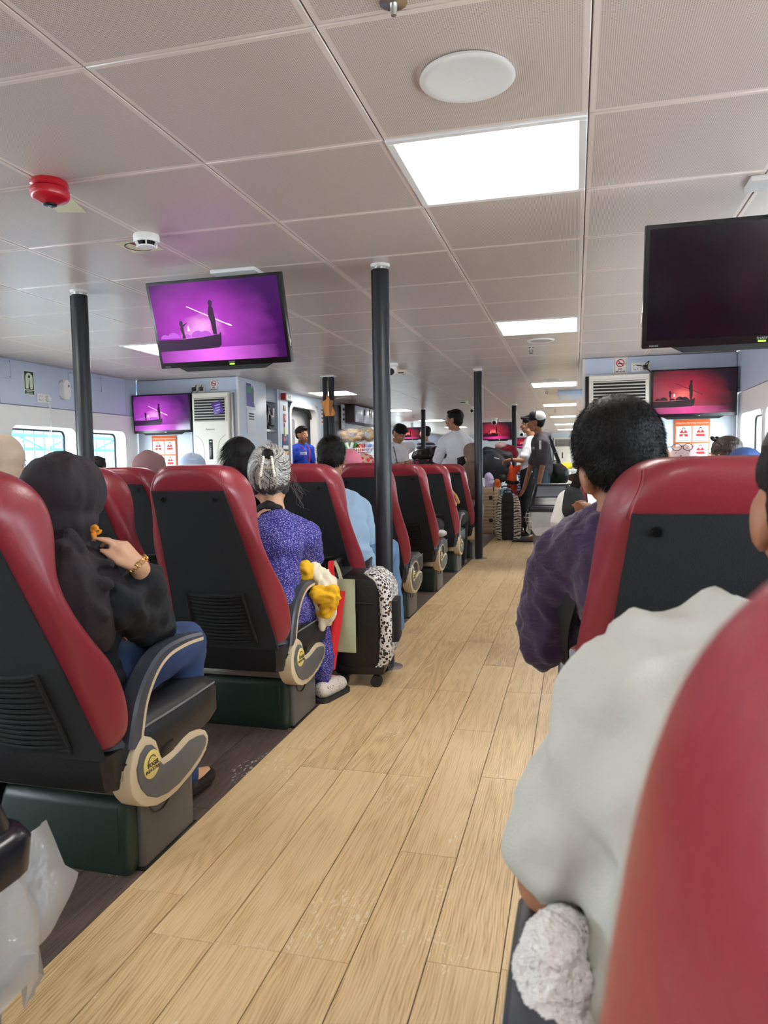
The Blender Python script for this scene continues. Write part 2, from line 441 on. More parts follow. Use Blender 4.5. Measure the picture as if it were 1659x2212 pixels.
WG = [(14.0+1.2*i, 14.87+1.2*i) for i in range(10)]  # likewise added, to brighten the far left end with daylight
side_wall('wall_left_far', -4.87, 1, WG, 13.6, 26.9, 1.612, .80)
for i, (a, b) in enumerate(WG): window(i+34, -4.87, 1, a, b, .80)
# flat pieces of the white liner between windows read as seams
struct('wall_back', MB().box((-1.7, -2.85, 1.0), (6.5, .08, 2.1)), m_lower)
# far part of the cabin, beyond the partitions
FAR = 26.9
struct('wall_far', MB().box((-1.7, FAR+.05, 1.0), (6.5, .1, 2.1)), M('far_wall_paint', (214,220,226), .5))

# partitions (machinery boxes) left and right
def partition(name, x0, x1, y0, y1, seamz, side):
    w = struct(name, MB().box(((x0+x1)/2, (y0+y1)/2, ZC/2), (x1-x0, y1-y0, ZC), .012), M('partition_blue_white', (214,222,234), .4))
    obj('wall_panel', MB().box(((x0+x1)/2, y0-.004, (seamz+ZC)/2), (x1-x0-.03, .012, ZC-seamz-.01), .003, seg=1), m_upper, w)
    xe = x1 if side > 0 else x0
    obj('corner_trim', MB().box((xe-side*.005, y0+.004, ZC/2), (.03, .03, ZC-.004), .006), m_white, w)
    return w
pl = partition('wall_front_left', -4.86, -3.59, 7.40, 8.16, 1.85, 1)
pr = partition('wall_front_right', .075, 1.445, 7.38, 8.2, 1.86, -1)

# corridor wall on the left past the luggage shelf, with the open doorway
X2 = -3.75
m_wd = M('pale_blue_wall', (205,216,230), .4)
wc = MB()
wc.box((X2-.05, 9.08, ZC/2), (.1, .28, ZC))                                   # pier beside the shelf
wc.box((X2-.05, 9.85, (1.90+ZC)/2), (.1, 1.26, ZC-1.90))                      # over the doorway
wc.box((X2-.05, 10.72, ZC/2), (.1, .48, ZC))
wc.box((X2-.05, 12.2, ZC/2), (.1, 2.7, ZC))
wc.box((-4.82, 11.0, ZC/2), (.1, 5.8, ZC)); wc.box((-4.3, 13.6, ZC/2), (1.1, .05, ZC))
wc.box((-4.3, 8.9, ZC/2), (1.1, .05, ZC)); wc.box((-4.3, 8.22, .4), (1.1, .06, .8))
wc.box((-4.3, 10.95, ZC/2), (1.1, .05, ZC))
struct('wall_corridor', wc, m_wd)
dr = MB()
L = [Vector((X2+.004, y, z)) for y, z in rrect(1.12, 2.4, .16, 8, 9.84, .70)]; L2 = [Vector((X2+.004, y, z)) for y, z in rrect(1.0, 2.28, .12, 8, 9.84, .70)]
L3 = [Vector((X2-.1, y, z)) for y, z in rrect(1.0, 2.28, .12, 8, 9.84, .70)]; L4 = [Vector((X2-.1, y, z)) for y, z in rrect(1.3, 2.6, .02, 8, 9.84, .70)]
door = struct('door_1', MB().loft([L, L2, L3, L4], cap=False), m_lower)
gt = [Vector((X2-.09, y, z)) for y, z in rrect(.97, 2.25, .12, 8, 9.84, .70)]
obj('gasket', MB().tube(gt, .022, 6), m_gasket, door)
# the white inner door leaf with its own window, standing behind
lf = struct('door_2', MB().box((-4.0, 10.12, .96), (.05, 1.55, 1.92), .01), m_lower)
obj('pane', MB().prism(rrect(.30,.56,.06,5,9.86,1.42), (-3.973,0,0), (0,1,0), (0,0,1), .006), M('grey_pane', (150,150,158), .2), lf)
obj('handle', MB().tube([(-3.975,10.5,1.0),(-3.93,10.5,1.0),(-3.93,10.4,1.0)], .01, 8), m_alu, lf)

# view outside the left windows: pale quay building, blue canopy beams, lamp post
qm = M('corrugated_pale', (104,122,134), .7, var=(6,(88,106,118),(1,3,1)))
q = MB()
for i in range(66): q.box((-9.0, 5.2+i*.24, 1.2), (.05, .215, 4.4), .01, seg=1)
q.box((-9.06, 13.2, 1.2), (.06, 16.2, 4.4))
tag(obj('quay_building', q, qm), 'pale corrugated quay building seen through the left windows', 'building')
bq = thing('quay_canopy', 'bright blue canopy with truss beams above the quay outside the left windows', 'canopy', (-6.6, 6.5, 1.5))
bl = M('canopy_blue', (46,130,190), .5)
obj('canopy_sheet', MB().box((-6.5, 12.0, 2.3), (1.2, 13.2, .03)), bl, bq)
for z in (1.27, 1.43): obj('beam', MB().box((-6.2, 12.0, z), (.05, 13.2, .035)), bl, bq)
for i in range(12):
    y = 5.6+i*.95; obj('brace', MB().cyl((-6.2, y, 1.27), (-6.2, y+.48, 1.43), .012, n=6).cyl((-6.2, y+.48, 1.43), (-6.2, y+.95, 1.27), .012, n=6), bl, bq)
for y in (6.9, 9.9, 13.0): obj('post', MB().cyl((-6.2, y, -1), (-6.2, y, 2.29), .045, n=12), m_white, bq)
q2 = MB().box((9.0, 13, 1.0), (.1, 16, 5))
tag(obj('harbour_wall', q2, qm), 'pale harbour wall outside the right windows', 'wall')
tag(obj('quay_bounce_ground', MB().box((-7.2, 6, -1.0), (4.5, 30, .1)), M('concrete', (206,206,202), .9)), 'pale unseen ground outside the left windows, added to bounce daylight up', 'quay')  # unseen ground, kept pale to bounce daylight onto the ceiling
tag(obj('harbour_bounce_ground', MB().box((6.0, 6, -1.0), (8.8, 30, .1)), M('concrete', (206,206,202), .9)), 'pale unseen ground outside the right windows, added to bounce daylight up', 'quay')  # same pale bounce surface added on the right side, out of view
# ================================================================== seats
m_red = M('burgundy_leather', (138,42,52), .34, bump=(160,.07), coat=.06)
m_redseam = M('stitching_red', (150,62,68), .5)
m_fab = M('charcoal_fabric', (27,29,34), .85, bump=(420,.25))
m_fab2 = M('black_leatherette', (23,24,28), .45, bump=(120,.08))
m_pock = M('pocket_black', (14,15,18), .7)
m_armg = M('armrest_graphite', (62,66,76), .34)
m_armb = M('armrest_beige', (204,186,154), .38)
m_plate = M('armrest_cover_grey', (92,92,92), .45)
m_ped = M('pedestal_grey', (84,82,80), .42)
m_bag = M('green_vinyl', (26,44,38), .34, bump=(14,.18))
m_disc = M('badge_yellow', (224,204,120), .4)
m_ink = M('ink_black', (25,22,22), .6)
m_redink = M('ink_red', (190,30,34), .6)
m_strap = M('belt_webbing', (24,24,28), .7)
m_steel = M('steel', (200,198,194), .25, metal=1)

def lerp_tab(tab, z):
    if z >= tab[0][0]: return tab[0][1:]
    for a, b in zip(tab[:-1], tab[1:]):
        if b[0] <= z <= a[0]:
            t = (a[0]-z)/(a[0]-b[0]); return tuple(x+(y-x)*t for x, y in zip(a[1:], b[1:]))
    return tab[-1][1:]
# z: half width of outer edge, y of rear face, y of outer (front) edge      (y relative to pedestal rear)
BACK = [(1.046, .085, -.405, -.365), (1.040, .122, -.420, -.345), (1.022, .150, -.428, -.322), (.995, .170, -.424, -.297), (.957, .183, -.408, -.280), (.90, .192, -.378, -.274),
        (.84, .201, -.350, -.290), (.80, .207, -.332, -.292), (.755, .215, -.312, -.280), (.70, .224, -.287, -.250), (.645, .231, -.262, -.211), (.60, .236, -.243, -.170),
        (.55, .242, -.222, -.143), (.50, .246, -.202, -.125), (.45, .247, -.182, -.115), (.41, .240, -.164, -.110), (.385, .226, -.154, -.115), (.368, .204, -.150, -.128)]
def hp(z): return .136+(.957-z)*.118
def back_bm():
    mb = MB(); loops = []
    for z, w, yr, yf in BACK:
        h = min(hp(z) if z < .957 else .136*(1-((z-.957)/.13)), w*.8)
        t = yf-yr
        pts = [(0, yr), (h*.5, yr), (h, yr), (h+(w-h)*.45, yr+t*.10), (h+(w-h)*.82, yr+t*.42), (w, yf), (w-.012, yf+.035), (w-.05, yf+.055), (w*.5, yf+.02), (0, yf+.02)]
        loop = pts+[(-x, y) for x, y in pts[-2:0:-1]]
        loops.append([Vector((x, y, z)) for x, y in loop])
    mb.loft(loops)
    bmesh.ops.subdivide_edges(mb.bm, edges=[], cuts=1)
    return mb
def subsurf(o, lv=1):
    m = o.modifiers.new('s', 'SUBSURF'); m.levels = lv; m.render_levels = lv
    dg = bpy.context.evaluated_depsgraph_get(); me = bpy.data.meshes.new_from_object(o.evaluated_get(dg))
    o.modifiers.clear(); old = o.data; o.data = me; bpy.data.meshes.remove(old)
    me.polygons.foreach_set('use_smooth', [True]*len(me.polygons)); return o
def on_surface(o, p):
    ok, c, n, i = o.closest_point_on_mesh(p); return c+n*.0003
def rear(z): return lerp_tab(BACK, z)[1]
def slab_on_back(zs, half, out, thick, inset=.0):
    """thin shell lying on the rear face, following its slope"""
    mb = MB(); loops = []
    for z in zs:
        h = half(z); y = rear(z)-out
        loops.append([Vector((-h, y, z)), Vector((-h*.5, y-.002, z)), Vector((0, y-.003, z)), Vector((h*.5, y-.002, z)), Vector((h, y, z)), Vector((h, y+thick, z)), Vector((-h, y+thick, z))])
    mb.loft(loops); return mb
def seat(label, name='passenger_seat', arm=None, side=1, loc=(0,0,0)):
    t = thing(name, label, 'seat', loc, 'passenger seats')
    b = obj('seat_back', back_bm(), m_red, t, angle=0); subsurf(b, 2)
    obj('back_panel', slab_on_back([.957,.90,.80,.70,.60,.50,.42,.355], hp, .004, .012), m_fab, t)
    # headrest seams
    for sg in (-1, 1):
        for d in (0, .010):
            s = MB()
            line = []
            for z in (.945, .957, .975, .995, 1.012, 1.026, 1.04):
                w, yr, yf = lerp_tab(BACK, z); x = (.139+d+(z-.957)*-.10)
                line.append((sg*x, yr-.0016+(0 if z < 1.0 else (z-1.0)*.42), z+.0016))
            line = [on_surface(b, Vector(p)) for p in smoothline(line, 3)]
            for _ in range(6): line = line[:1]+[(p+q*2+r_)/4 for p, q, r_ in zip(line, line[1:], line[2:])]+line[-1:]
            s.tube(line, .0016, 5); obj('seam', s, m_redseam, t)
    for sg in (-1, 1):
        z = .928; y = rear(z)-.006
        obj('button', MB().lathe([(.0001,-.004),(.008,-.004),(.0095,-.001),(.0095,.002)], (sg*.098, y, z), 12, axis=(0,1,.45)), m_black, t)
    # lower back of the cushion
    lb = MB(); L = []
    for z, h, y0, y1 in ((.362,.212,-.150,-.06), (.33,.214,-.146,-.05), (.29,.208,-.132,-.03), (.258,.198,-.112,0)):
        L.append([Vector((x, y, z)) for x, y in [(-h,y0+.02),(-h+.02,y0),(0,y0-.004),(h-.02,y0),(h,y0+.02),(h,y1),(-h,y1)]])
    obj('lower_back', lb.loft(L), m_fab2, t, angle=30)
    # ribbed magazine pocket
    p = MB(); zs = [.572-.0145*i for i in range(14)]
    hk = lambda z: .112+(.572-z)*.09
    for i, z in enumerate(zs):
        y = rear(z)-.010; h = hk(z)
        line = [(-h, y+.004, z+.006), (-h*.6, y-.004, z-.001), (0, y-.008, z-.004), (h*.6, y-.004, z-.001), (h, y+.004, z+.006)]
        p.tube(smoothline(line, 3), .0052 if i else .008, 6)
    for sg in (-1, 1): p.tube([(sg*hk(z), rear(z)-.012, z+.004) for z in (.578,.50,.44,.378)], .006, 6)
    p.tube([(x, rear(.374)-.010, .376) for x in (-.13,-.06,0,.06,.13)], .006, 6)
    pk = slab_on_back([.575,.50,.44,.376], hk, .010, .006)
    obj('magazine_pocket', p, m_pock, t); pkt = [c for c in t.children if c.name.startswith('magazine_pocket')][0]
    obj('pocket_net', pk, m_pock, pkt)
    # cushion
    cu = MB(); L = []
    for y, zb, zt, w in ((-.13,.29,.385,.18), (-.08,.265,.40,.215), (.05,.26,.405,.225), (.20,.262,.405,.225), (.32,.27,.41,.225), (.375,.285,.405,.22), (.395,.31,.375,.20)):
        L.append([Vector((x, y, z)) for x, z in ((-w,zb+.02),(-w,zt-.03),(-w+.03,zt),(0,zt-.006),(w-.03,zt),(w,zt-.03),(w,zb+.02),(w-.02,zb),(-w+.02,zb))])
    obj('cushion', cu.loft(L), m_fab2, t, angle=0)
    for sg in (-1, 1): obj('piping', MB().tube([(sg*.224, -.05,.388),(sg*.227,.1,.39),(sg*.227,.25,.392),(sg*.222,.36,.392)], .003, 6), M('piping_grey', (120,120,122), .5), t)
    # rail under the seat
    obj('seat_rail', MB().box((0, -.01, .232), (.44, .03, .05), .004), m_steel, t).data
    obj('seat_beam', MB().box((0, .14, .235), (.44, .06, .04), .004), m_ped, t)
    if arm: armrest(t, side, arm)
    obj('pedestal_post', MB().box((-side*.19, .135, .11), (.05, .16, .22), .008), m_ped, t)
    return t
ARMX0, ARMX1 = .165, .238
def armrest(t, side, kind):
    """aisle armrest on the side +x*side; kind 'up' or 'down'. side profile in (y,z)"""
    X = (.232 if side > 0 else .262)*side; out = side
    def P(o): return (X, o[0], o[1])
    wid = .055
    def pr(outline, x_out, depth, bev=0):
        """prism whose visible face is at x_out, going inward"""
        if side > 0: return MB().prism(outline, (x_out-depth, 0, 0), (0,1,0), (0,0,1), depth, bev)
        return MB().prism(outline, (x_out, 0, 0), (0,1,0), (0,0,1), depth, bev)
    hous = [(-.033,.372),(-.06,.352),(-.078,.325),(-.086,.30),(-.087,.279),(-.083,.25),(-.07,.228),(-.05,.205),(-.021,.186),(.026,.168),(.075,.162),(.12,.163),(.196,.176),(.25,.193),(.285,.212),(.302,.236),(.300,.252),(.286,.272),(.262,.284),(.241,.290),(.204,.296),(.17,.292),(.132,.283),(.085,.280),(.058,.280),(.048,.295),(.042,.312),(.031,.338),(.012,.354),(-.016,.368)]
    if kind == 'short':
        hous = [(y if y < .08 else .08+(y-.08)*.45, z) for y, z in hous]
    h = obj('armrest_housing', shell_prism(hous, X, wid, side, .006), m_armb, t)
    sc = 1 if kind != 'short' else .45
    cover = [(-.062,.30),(-.058,.27),(-.045,.243),(-.02,.214),(.02,.192),(.07,.182),(.13,.183),(.19,.196),(.245,.213),(.275,.232),(.282,.250),(.268,.266),(.235,.274),(.19,.278),(.14,.268),(.09,.262),(.055,.264),(.036,.285),(.026,.318),(.005,.338),(-.02,.345),(-.045,.332)]
    cover = [(y if y < .08 else .08+(y-.08)*sc, z) for y, z in cover]
    obj('cover_plate', shell_prism(cover, X+side*.004, .012, side, .0025), m_plate, h)
    dc = (-.002, .290)
    d = obj('badge', MB().lathe([(.0001,.004),(.033,.004),(.036,.002),(.036,-.004)], (X+side*.0035, dc[0], dc[1]), 28, axis=(side,0,0)), m_disc, h)
    # arc and words on the badge
    xf = X+side*.0078
    arc = MB(); n = 18; uy = side
    arc.tube([(xf, dc[0]+uy*.019*math.cos(R(a))-uy*.002, dc[1]+.002+.022*math.sin(R(a))) for a in [190-150*i/n for i in range(n+1)]], .0014, 5)
    obj('badge_arc', arc, m_ink, h)
    text_mesh('VOGEL', .0165, (xf, dc[0]+uy*.002, dc[1]+.001), (0,uy,0), (0,0,1), m_ink, h, bold=.0003)
    text_mesh('INDUSTRIE', .0128, (xf, dc[0], dc[1]-.0125), (0,uy,0), (0,0,1), m_ink, h)
    # catch on the rear of the housing
    obj('catch', MB().box((X-side*wid/2, -.086, .292), (.018, .008, .026), .001), M('catch_tan', (176,158,128), .45), h)
    obj('rear_groove', MB().box((X-side*wid/2, -.0845, .32), (.03, .008, .004), .001), m_ink, h)
    obj('tray_catch', MB().box((X-side*wid*.5, .090, .294), (wid*.86, .064, .034), .004), m_black, h)
    if kind in ('up', 'short'):
        mid = [(-.082,.350),(-.062,.410),(-.038,.462),(0,.507),(.05,.541),(.11,.558),(.2,.561),(.286,.554)]
        thk = [.052,.050,.046,.042,.036,.030,.026,.022]
        mid = [(y+.026, z) for y, z in mid[:1]]+[(y+.022-.003*i, z-.004) for i, (y, z) in enumerate(mid[1:])]
    else:
        mid = [(-.045,.34),(-.02,.375),(.03,.392),(.09,.392),(.15,.368),(.185,.32),(.20,.26),(.207,.205)]
        thk = [.05,.05,.046,.042,.038,.034,.030,.026]
    mid3 = smoothline([(X-side*wid/2, y, z) for y, z in mid], 4)
    th = np.interp(np.linspace(0, 7, len(mid3)), range(8), thk)
    arm, trim = MB(), MB(); LA, LT = [], []
    for i, p in enumerate(mid3):
        tg = (mid3[min(i+1, len(mid3)-1)]-mid3[max(i-1, 0)]).normalized(); nv = Vector((1,0,0)).cross(tg)   # nv: up/outer side
        if nv.z < 0 and i == 0: pass
        nv = Vector((0, -tg.z, tg.y)); hw = wid/2-.002; q = th[i]/2
        A = lambda x, n_: p+Vector((x,0,0))+nv*n_
        LA.append([A(-hw+.006, q), A(hw-.006, q), A(hw, q-.008), A(hw, -q+.008), A(-hw, -q+.008), A(-hw, q-.008)])
        LT.append([A(hw+.0015, -q+.009), A(hw+.0015, -q), A(-hw-.0015, -q), A(-hw-.0015, -q+.009)])
    a = obj('armrest_arm', arm.loft(LA), m_armg, t, angle=35)
    obj('armrest_trim', trim.loft(LT), m_armb, a, angle=35)
    # pedestal
    ph = MB().box((side*.163, .135, .095), (.072, .255, .19), .012, seg=3)
    ped = obj('pedestal', ph, m_ped, t)
    gl = smoothline([(side*.1996, .03, .175), (side*.1996, .05,.14), (side*.1996, .09,.125), (side*.1996, .13,.14), (side*.1996, .15,.175)], 4)
    obj('groove', MB().tube(gl, .003, 6), m_black, ped)
    obj('foot_plate', MB().box((side*.163, .135, .004), (.08, .266, .008), .002), m_black, ped)
    return a
def life_bag(x, y, label, w=.40, loose=True):
    t = thing('life_jacket_bag', label, 'bag', (x, y, 0), 'life jacket bags under the seats')
    mb = MB(); L = []
    for z, a, b in ((.0,.97,.95), (.02,1,1), (.10,1.01,1.03), (.17,1,1.0), (.196,.97,.93), (.203,.85,.80)):
        L.append([Vector((x+px, y+py+(.01*math.sin(px*20+z*30)), z+.004*math.sin(px*33+py*21))) for px, py in rrect(w*a, .22*b, .02, 3)])
    o = obj('bag_body', mb.loft(L), m_bag, t, angle=50)
    obj('flap', MB().box((x-.02, y+.0, .2055), (w*.72, .15, .004), .001), m_bag, t)
    s = MB(); s.tube([(x+w/2-.03, y-.112, .01), (x+w/2-.03, y-.114, .10), (x+w/2-.032, y-.11, .18)], .0016, 5); obj('seam', s, m_seamdark, t)
    if loose: obj('jacket_edge', MB().ell((x+w/2-.015, y-.03, .200), (.016,.03,.012), n=8, m=6), M('jacket_red', (170,36,40), .7), t)
    return t

# ------------------------------------------------------------------ rows
ROW = lambda k: 1.585+1.035*k
COLS = [-1.272, -1.763, -2.254]
ARMK = ['up', 'up', 'short', 'down', 'down', 'short', 'short']
CN = ['aisle', 'middle', 'inner']
ROWN = ['nearest row, behind the dark hijab', 'second row, behind the grey hair', 'third row, behind the light blue shirt', 'fourth row, behind the near pole', 'fifth row', 'sixth row, yellow sleeve beside it', 'row by the slim pole']
protos = {}
for k in range(7):
    for c in range(3):
        kind = ARMK[k] if c == 0 else None
        if c == 0: label = f'burgundy aisle seat of the left block, {ROWN[k]}'
        else: label = f'burgundy {CN[c]} seat of the left block, {ROWN[k].split(",")[0]}'
        if kind not in protos:
            protos[kind] = seat(label, arm=kind, side=1); protos[kind].location = (COLS[c], ROW(k), 0)
        else: dup(protos[kind], (COLS[c], ROW(k), 0), label).scale = (1 if c == 0 else .985, 1, 1-.0045*max(0, k-1) if k > 1 else 1)
        bag_lab = f'dark green bag under the {CN[c]} seat of the left block, {ROWN[k].split(",")[0]}'
        if (k, c) == (0, 0): bag0 = life_bag(-1.29, ROW(0)+.08, bag_lab)
        elif c < 2: dup(bag0, (COLS[c]-.018, ROW(k)+.09, 0), bag_lab)
# right block: aisle side is -x
RC = [.222, .712, 1.20]
RROW = lambda k: .565+1.035*k if k else .50
RL = ['right-hand seat closest to the viewer, cut off by the picture edge', 'right-hand seat between the man in grey and the man in purple', 'right-hand seat beyond the man in purple', 'right-hand seat two rows beyond the man in purple', 'right-hand seat in the fifth row', 'right-hand seat in the last row before the air conditioner']
rp = {}
for k in range(6):
    for c in range(3):
        kind = 'up' if c == 0 else None
        lab = f'burgundy {["aisle","middle","window"][c]} {RL[k] if c == 0 else "seat of the right block in row "+["one","two","three","four","five","six"][k]}'
        nm = 'passenger_seat'
        if c == 0 and 'a' not in rp: rp['a'] = seat(lab, arm='up', side=-1); rp['a'].location = (.200, RROW(k), 0)
        elif c == 0: dup(rp['a'], (RC[c], RROW(k), 0), lab)
        else: dup(protos[None], (RC[c], RROW(k), 0), lab).scale = (.97,1,1)
# ================================================================== organic shapes
def cap(p0, r0, p1, r1): return ('c', Vector(p0), r0, Vector(p1), r1)
def ell(c, r, m=None): return ('e', Vector(c), r, m)
def chain(*pr): return [cap(a[0], a[1], b[0], b[1]) for a, b in zip(pr[:-1], pr[1:])]
def blob_mesh(shapes, vox, smooth=3):
    mb = MB()
    for s in shapes:
        if s[0] == 'c':
            _, p0, r0, p1, r1 = s
            b = bmesh.new(); bmesh.ops.create_icosphere(b, subdivisions=2, radius=r0); bmesh.ops.translate(b, vec=p0, verts=b.verts); mb.merge(b)
            b = bmesh.new(); bmesh.ops.create_icosphere(b, subdivisions=2, radius=r1); bmesh.ops.translate(b, vec=p1, verts=b.verts); mb.merge(b)
            if (p1-p0).length > 1e-4: mb.cyl(p0, p1, r0, r1, n=14)
        else:
            _, c, r, m = s
            mb.ell(c, r, m, n=20, m=14)
    bmesh.ops.recalc_face_normals(mb.bm, faces=mb.bm.faces)
    me = bpy.data.meshes.new('t'); mb.bm.to_mesh(me); mb.bm.free()
    o = bpy.data.objects.new('t', me); C.objects.link(o)
    m = o.modifiers.new('r', 'REMESH'); m.mode = 'VOXEL'; m.voxel_size = vox; m.use_smooth_shade = True
    if smooth:
        k = o.modifiers.new('k', 'SMOOTH'); k.iterations = smooth; k.factor = .5
    dg = bpy.context.evaluated_depsgraph_get(); out = bpy.data.meshes.new_from_object(o.evaluated_get(dg))
    bpy.data.objects.remove(o); bpy.data.meshes.remove(me)
    return out
def fold(me, amp, scale, seed=0, stretch=(1,1,1), axis=None):
    """cloth folds: ridged noise along the normals"""
    if amp <= 0: return me
    n_ = len(me.vertices); co = np.empty(n_*3, 'f'); no = np.empty(n_*3, 'f')
    me.vertices.foreach_get('co', co); me.vertex_normals.foreach_get('vector', no)
    co = co.reshape(-1, 3); no = no.reshape(-1, 3); q = co*np.array(stretch)*scale+np.array((seed*3.1, seed*1.7, seed))
    nf = noise.noise
    d = np.array([(1-abs(nf(p))*2.2)*.7+nf(p2)*.35-.3 for p, p2 in zip(q.tolist(), (q*2.3).tolist())])
    co += no*(amp*d)[:, None]
    me.vertices.foreach_set('co', co.ravel()); me.update()
    return me
def mesh_obj(name, me, mat, parent, label=None):
    o = bpy.data.objects.new(name, me); C.objects.link(o); me.name = name
    me.materials.clear(); me.materials.append(mat)
    me.polygons.foreach_set('use_smooth', [True]*len(me.polygons)); me.update()
    if parent is not None:
        o.parent = parent; me.transform(Matrix.Translation(-rootloc(parent)))
    if label: o['label'] = label
    return o
def blob(name, shapes, vox, mat, parent, smooth=3, folds=None, label=None):
    me = blob_mesh(shapes, vox, smooth)
    if folds: fold(me, *folds)
    return mesh_obj(name, me, mat, parent, label)
def join_mesh(a, b):
    bm = bmesh.new(); bm.from_mesh(a); bm.from_mesh(b); bm.to_mesh(a); bm.free(); return a

def hand(w, d, n, side, curl=.5, s=1.0, spread=.12, thumb=.6, pinch=False):
    """w wrist, d towards knuckles, n the way the palm faces, side +1 when thumb lies along d x n"""
    w, d, n = Vector(w), Vector(d).normalized(), Vector(n).normalized()
    n = (n-d*n.dot(d)).normalized(); t = d.cross(n)*side
    out = [cap(w, .023*s, w+d*.02*s, .026*s)]
    for k, off in enumerate((.026, .009, -.009, -.026)):
        out.append(cap(w+d*.02*s+t*off*.6*s, .017*s, w+d*(.082-.004*abs(k-1))*s+t*off*s, .0135*s))
    for k, (off, L) in enumerate(((.027,.074), (.009,.082), (-.010,.076), (-.028,.060))):
        c = curl[k] if isinstance(curl, (list, tuple)) else curl
        p = w+d*(.084-.004*abs(k-1))*s+t*off*s; a = c*.8; dirv = d+t*off*spread*20
        dirv.normalize(); r = .0092*s
        for ph in (.45, .31, .24):
            q = p+(dirv*math.cos(a)+n*math.sin(a))*L*ph*s
            out.append(cap(p, r, q, r*.9)); p = q; r *= .92; a += c*.9
    p = w+d*.022*s+t*.026*s+n*.006*s
    dv = (d*.65+t*.75*(1-thumb*.6)+n*thumb*.8).normalized() if not pinch else (d*.85+t*.50+n*.30).normalized()
    q = p+dv*.045*s; out.append(cap(p, .0145*s, q, .0115*s))
    dv = (d*1.0+n*thumb*.5-t*.1).normalized() if not pinch else (d*1.0-t*.22+n*.28).normalized(); r_ = q+dv*.032*s; out.append(cap(q, .0112*s, r_, .010*s)); out.append(cap(r_, .010*s, r_+(dv+n*.2).normalized()*.022*s, .008*s))
    return out

# ------------------------------------------------------------------ heads (face along local +y)
def head_frame(c, yaw=0, pitch=0, roll=0, s=1.0):
    return Matrix.Translation(c) @ Matrix.Rotation(R(yaw), 4, 'Z') @ Matrix.Rotation(R(-pitch), 4, 'X') @ Matrix.Rotation(R(roll), 4, 'Y') @ Matrix.Scale(s, 4)
def head_shapes(H, s=1.0, ears=True):
    m3 = H.to_3x3().normalized().to_4x4()
    P = lambda x, y, z: H @ Vector((x, y, z))
    E = lambda x, y, z, rx, ry, rz: ell(P(x, y, z), (rx*s, ry*s, rz*s), m3)
    K = lambda a, ra, b, rb: cap(P(*a), ra*s, P(*b), rb*s)
    o = [E(0,-.012,.032,.074,.094,.086), E(0,.026,-.035,.058,.062,.070), E(0,.05,-.088,.024,.022,.018),
         K((-.045,.0,-.075),.022,(-.012,.055,-.092),.018), K((.045,.0,-.075),.022,(.012,.055,-.092),.018),
         K((-.03,.07,.024),.014,(.03,.07,.024),.014), K((0,.084,.012),.009,(0,.103,-.026),.0125),
         K((-.014,.09,-.03),.008,(.014,.09,-.03),.008), K((-.018,.08,-.056),.009,(.018,.08,-.056),.009), K((-.014,.078,-.066),.009,(.014,.078,-.066),.009),
         E(-.042,.052,-.025,.02,.02,.022), E(.042,.052,-.025,.02,.02,.022)]
    if ears:
        for sg in (-1, 1): o += [E(sg*.077,-.008,-.008,.010,.021,.030), E(sg*.074,0,-.03,.008,.011,.014)]
    return o
m_eye = M('eye_white', (226,222,214), .2); m_iris = M('iris_dark', (26,18,14), .15)
m_hairk = M('black_hair', (14,12,12), .55, bump=(260,.3), spec=.25)
m_hairb = M('brown_black_hair', (26,21,19), .55, spec=.25, bump=(260,.35))
m_lip = M('lip', (150,84,74), .5)
def face_parts(H, s, root, detail=True):
    m3 = H.to_3x3().normalized().to_4x4(); P = lambda x, y, z: H @ Vector((x, y, z))
    for sg in (-1, 1):
        e = obj('eye', MB().ell(P(sg*.030,.079,.004), (.0125*s,.009*s,.0065*s), m3, n=10, m=8), m_eye, root)
        obj('iris', MB().ell(P(sg*.030,.0862,.004), (.0058*s,.0035*s,.0058*s), m3, n=8, m=6), m_iris, e)
        obj('eyebrow', MB().tube([P(sg*.014,.087,.021), P(sg*.03,.086,.027), P(sg*.046,.076,.022)], [.0028*s,.0036*s,.0018*s], 6), m_hairk, root)
    obj('lips', MB().ell(P(0,.087,-.060), (.020*s,.006*s,.0075*s), m3, n=10, m=8), m_lip, root)
def hair_shapes(H, s, style):
    m3 = H.to_3x3().normalized().to_4x4(); P = lambda x, y, z: H @ Vector((x, y, z))
    E = lambda x, y, z, rx, ry, rz: ell(P(x, y, z), (rx*s, ry*s, rz*s), m3)
    if style == 'buzz': return [E(0,-.022,.044,.0795,.097,.082), E(0,-.045,-.005,.066,.060,.062), E(-.055,-.02,.0,.022,.035,.03), E(.055,-.02,.0,.022,.035,.03)]
    if style == 'short': return [E(0,-.020,.050,.082,.100,.084), E(0,-.048,-.005,.068,.062,.068), E(0,.05,.095,.05,.035,.024), E(-.058,-.02,.0,.022,.036,.036), E(.058,-.02,.0,.022,.036,.036)]
    if style == 'quiff': return [E(0,-.020,.050,.080,.098,.080), E(0,.045,.098,.056,.048,.030), E(0,-.046,-.0,.066,.060,.06), E(0,.0,.112,.055,.06,.028)]
    if style == 'long': return [E(0,-.020,.046,.084,.102,.086), E(0,-.055,-.04,.078,.062,.10), E(-.06,-.01,-.03,.026,.05,.08), E(.06,-.01,-.03,.026,.05,.08), E(0,-.06,-.13,.07,.045,.08)]
    if style == 'bun': return [E(0,-.020,.044,.086,.102,.086), E(0,-.052,-.01,.078,.066,.08), E(-.06,-.01,-.02,.026,.045,.06), E(.06,-.01,-.02,.026,.045,.06)]
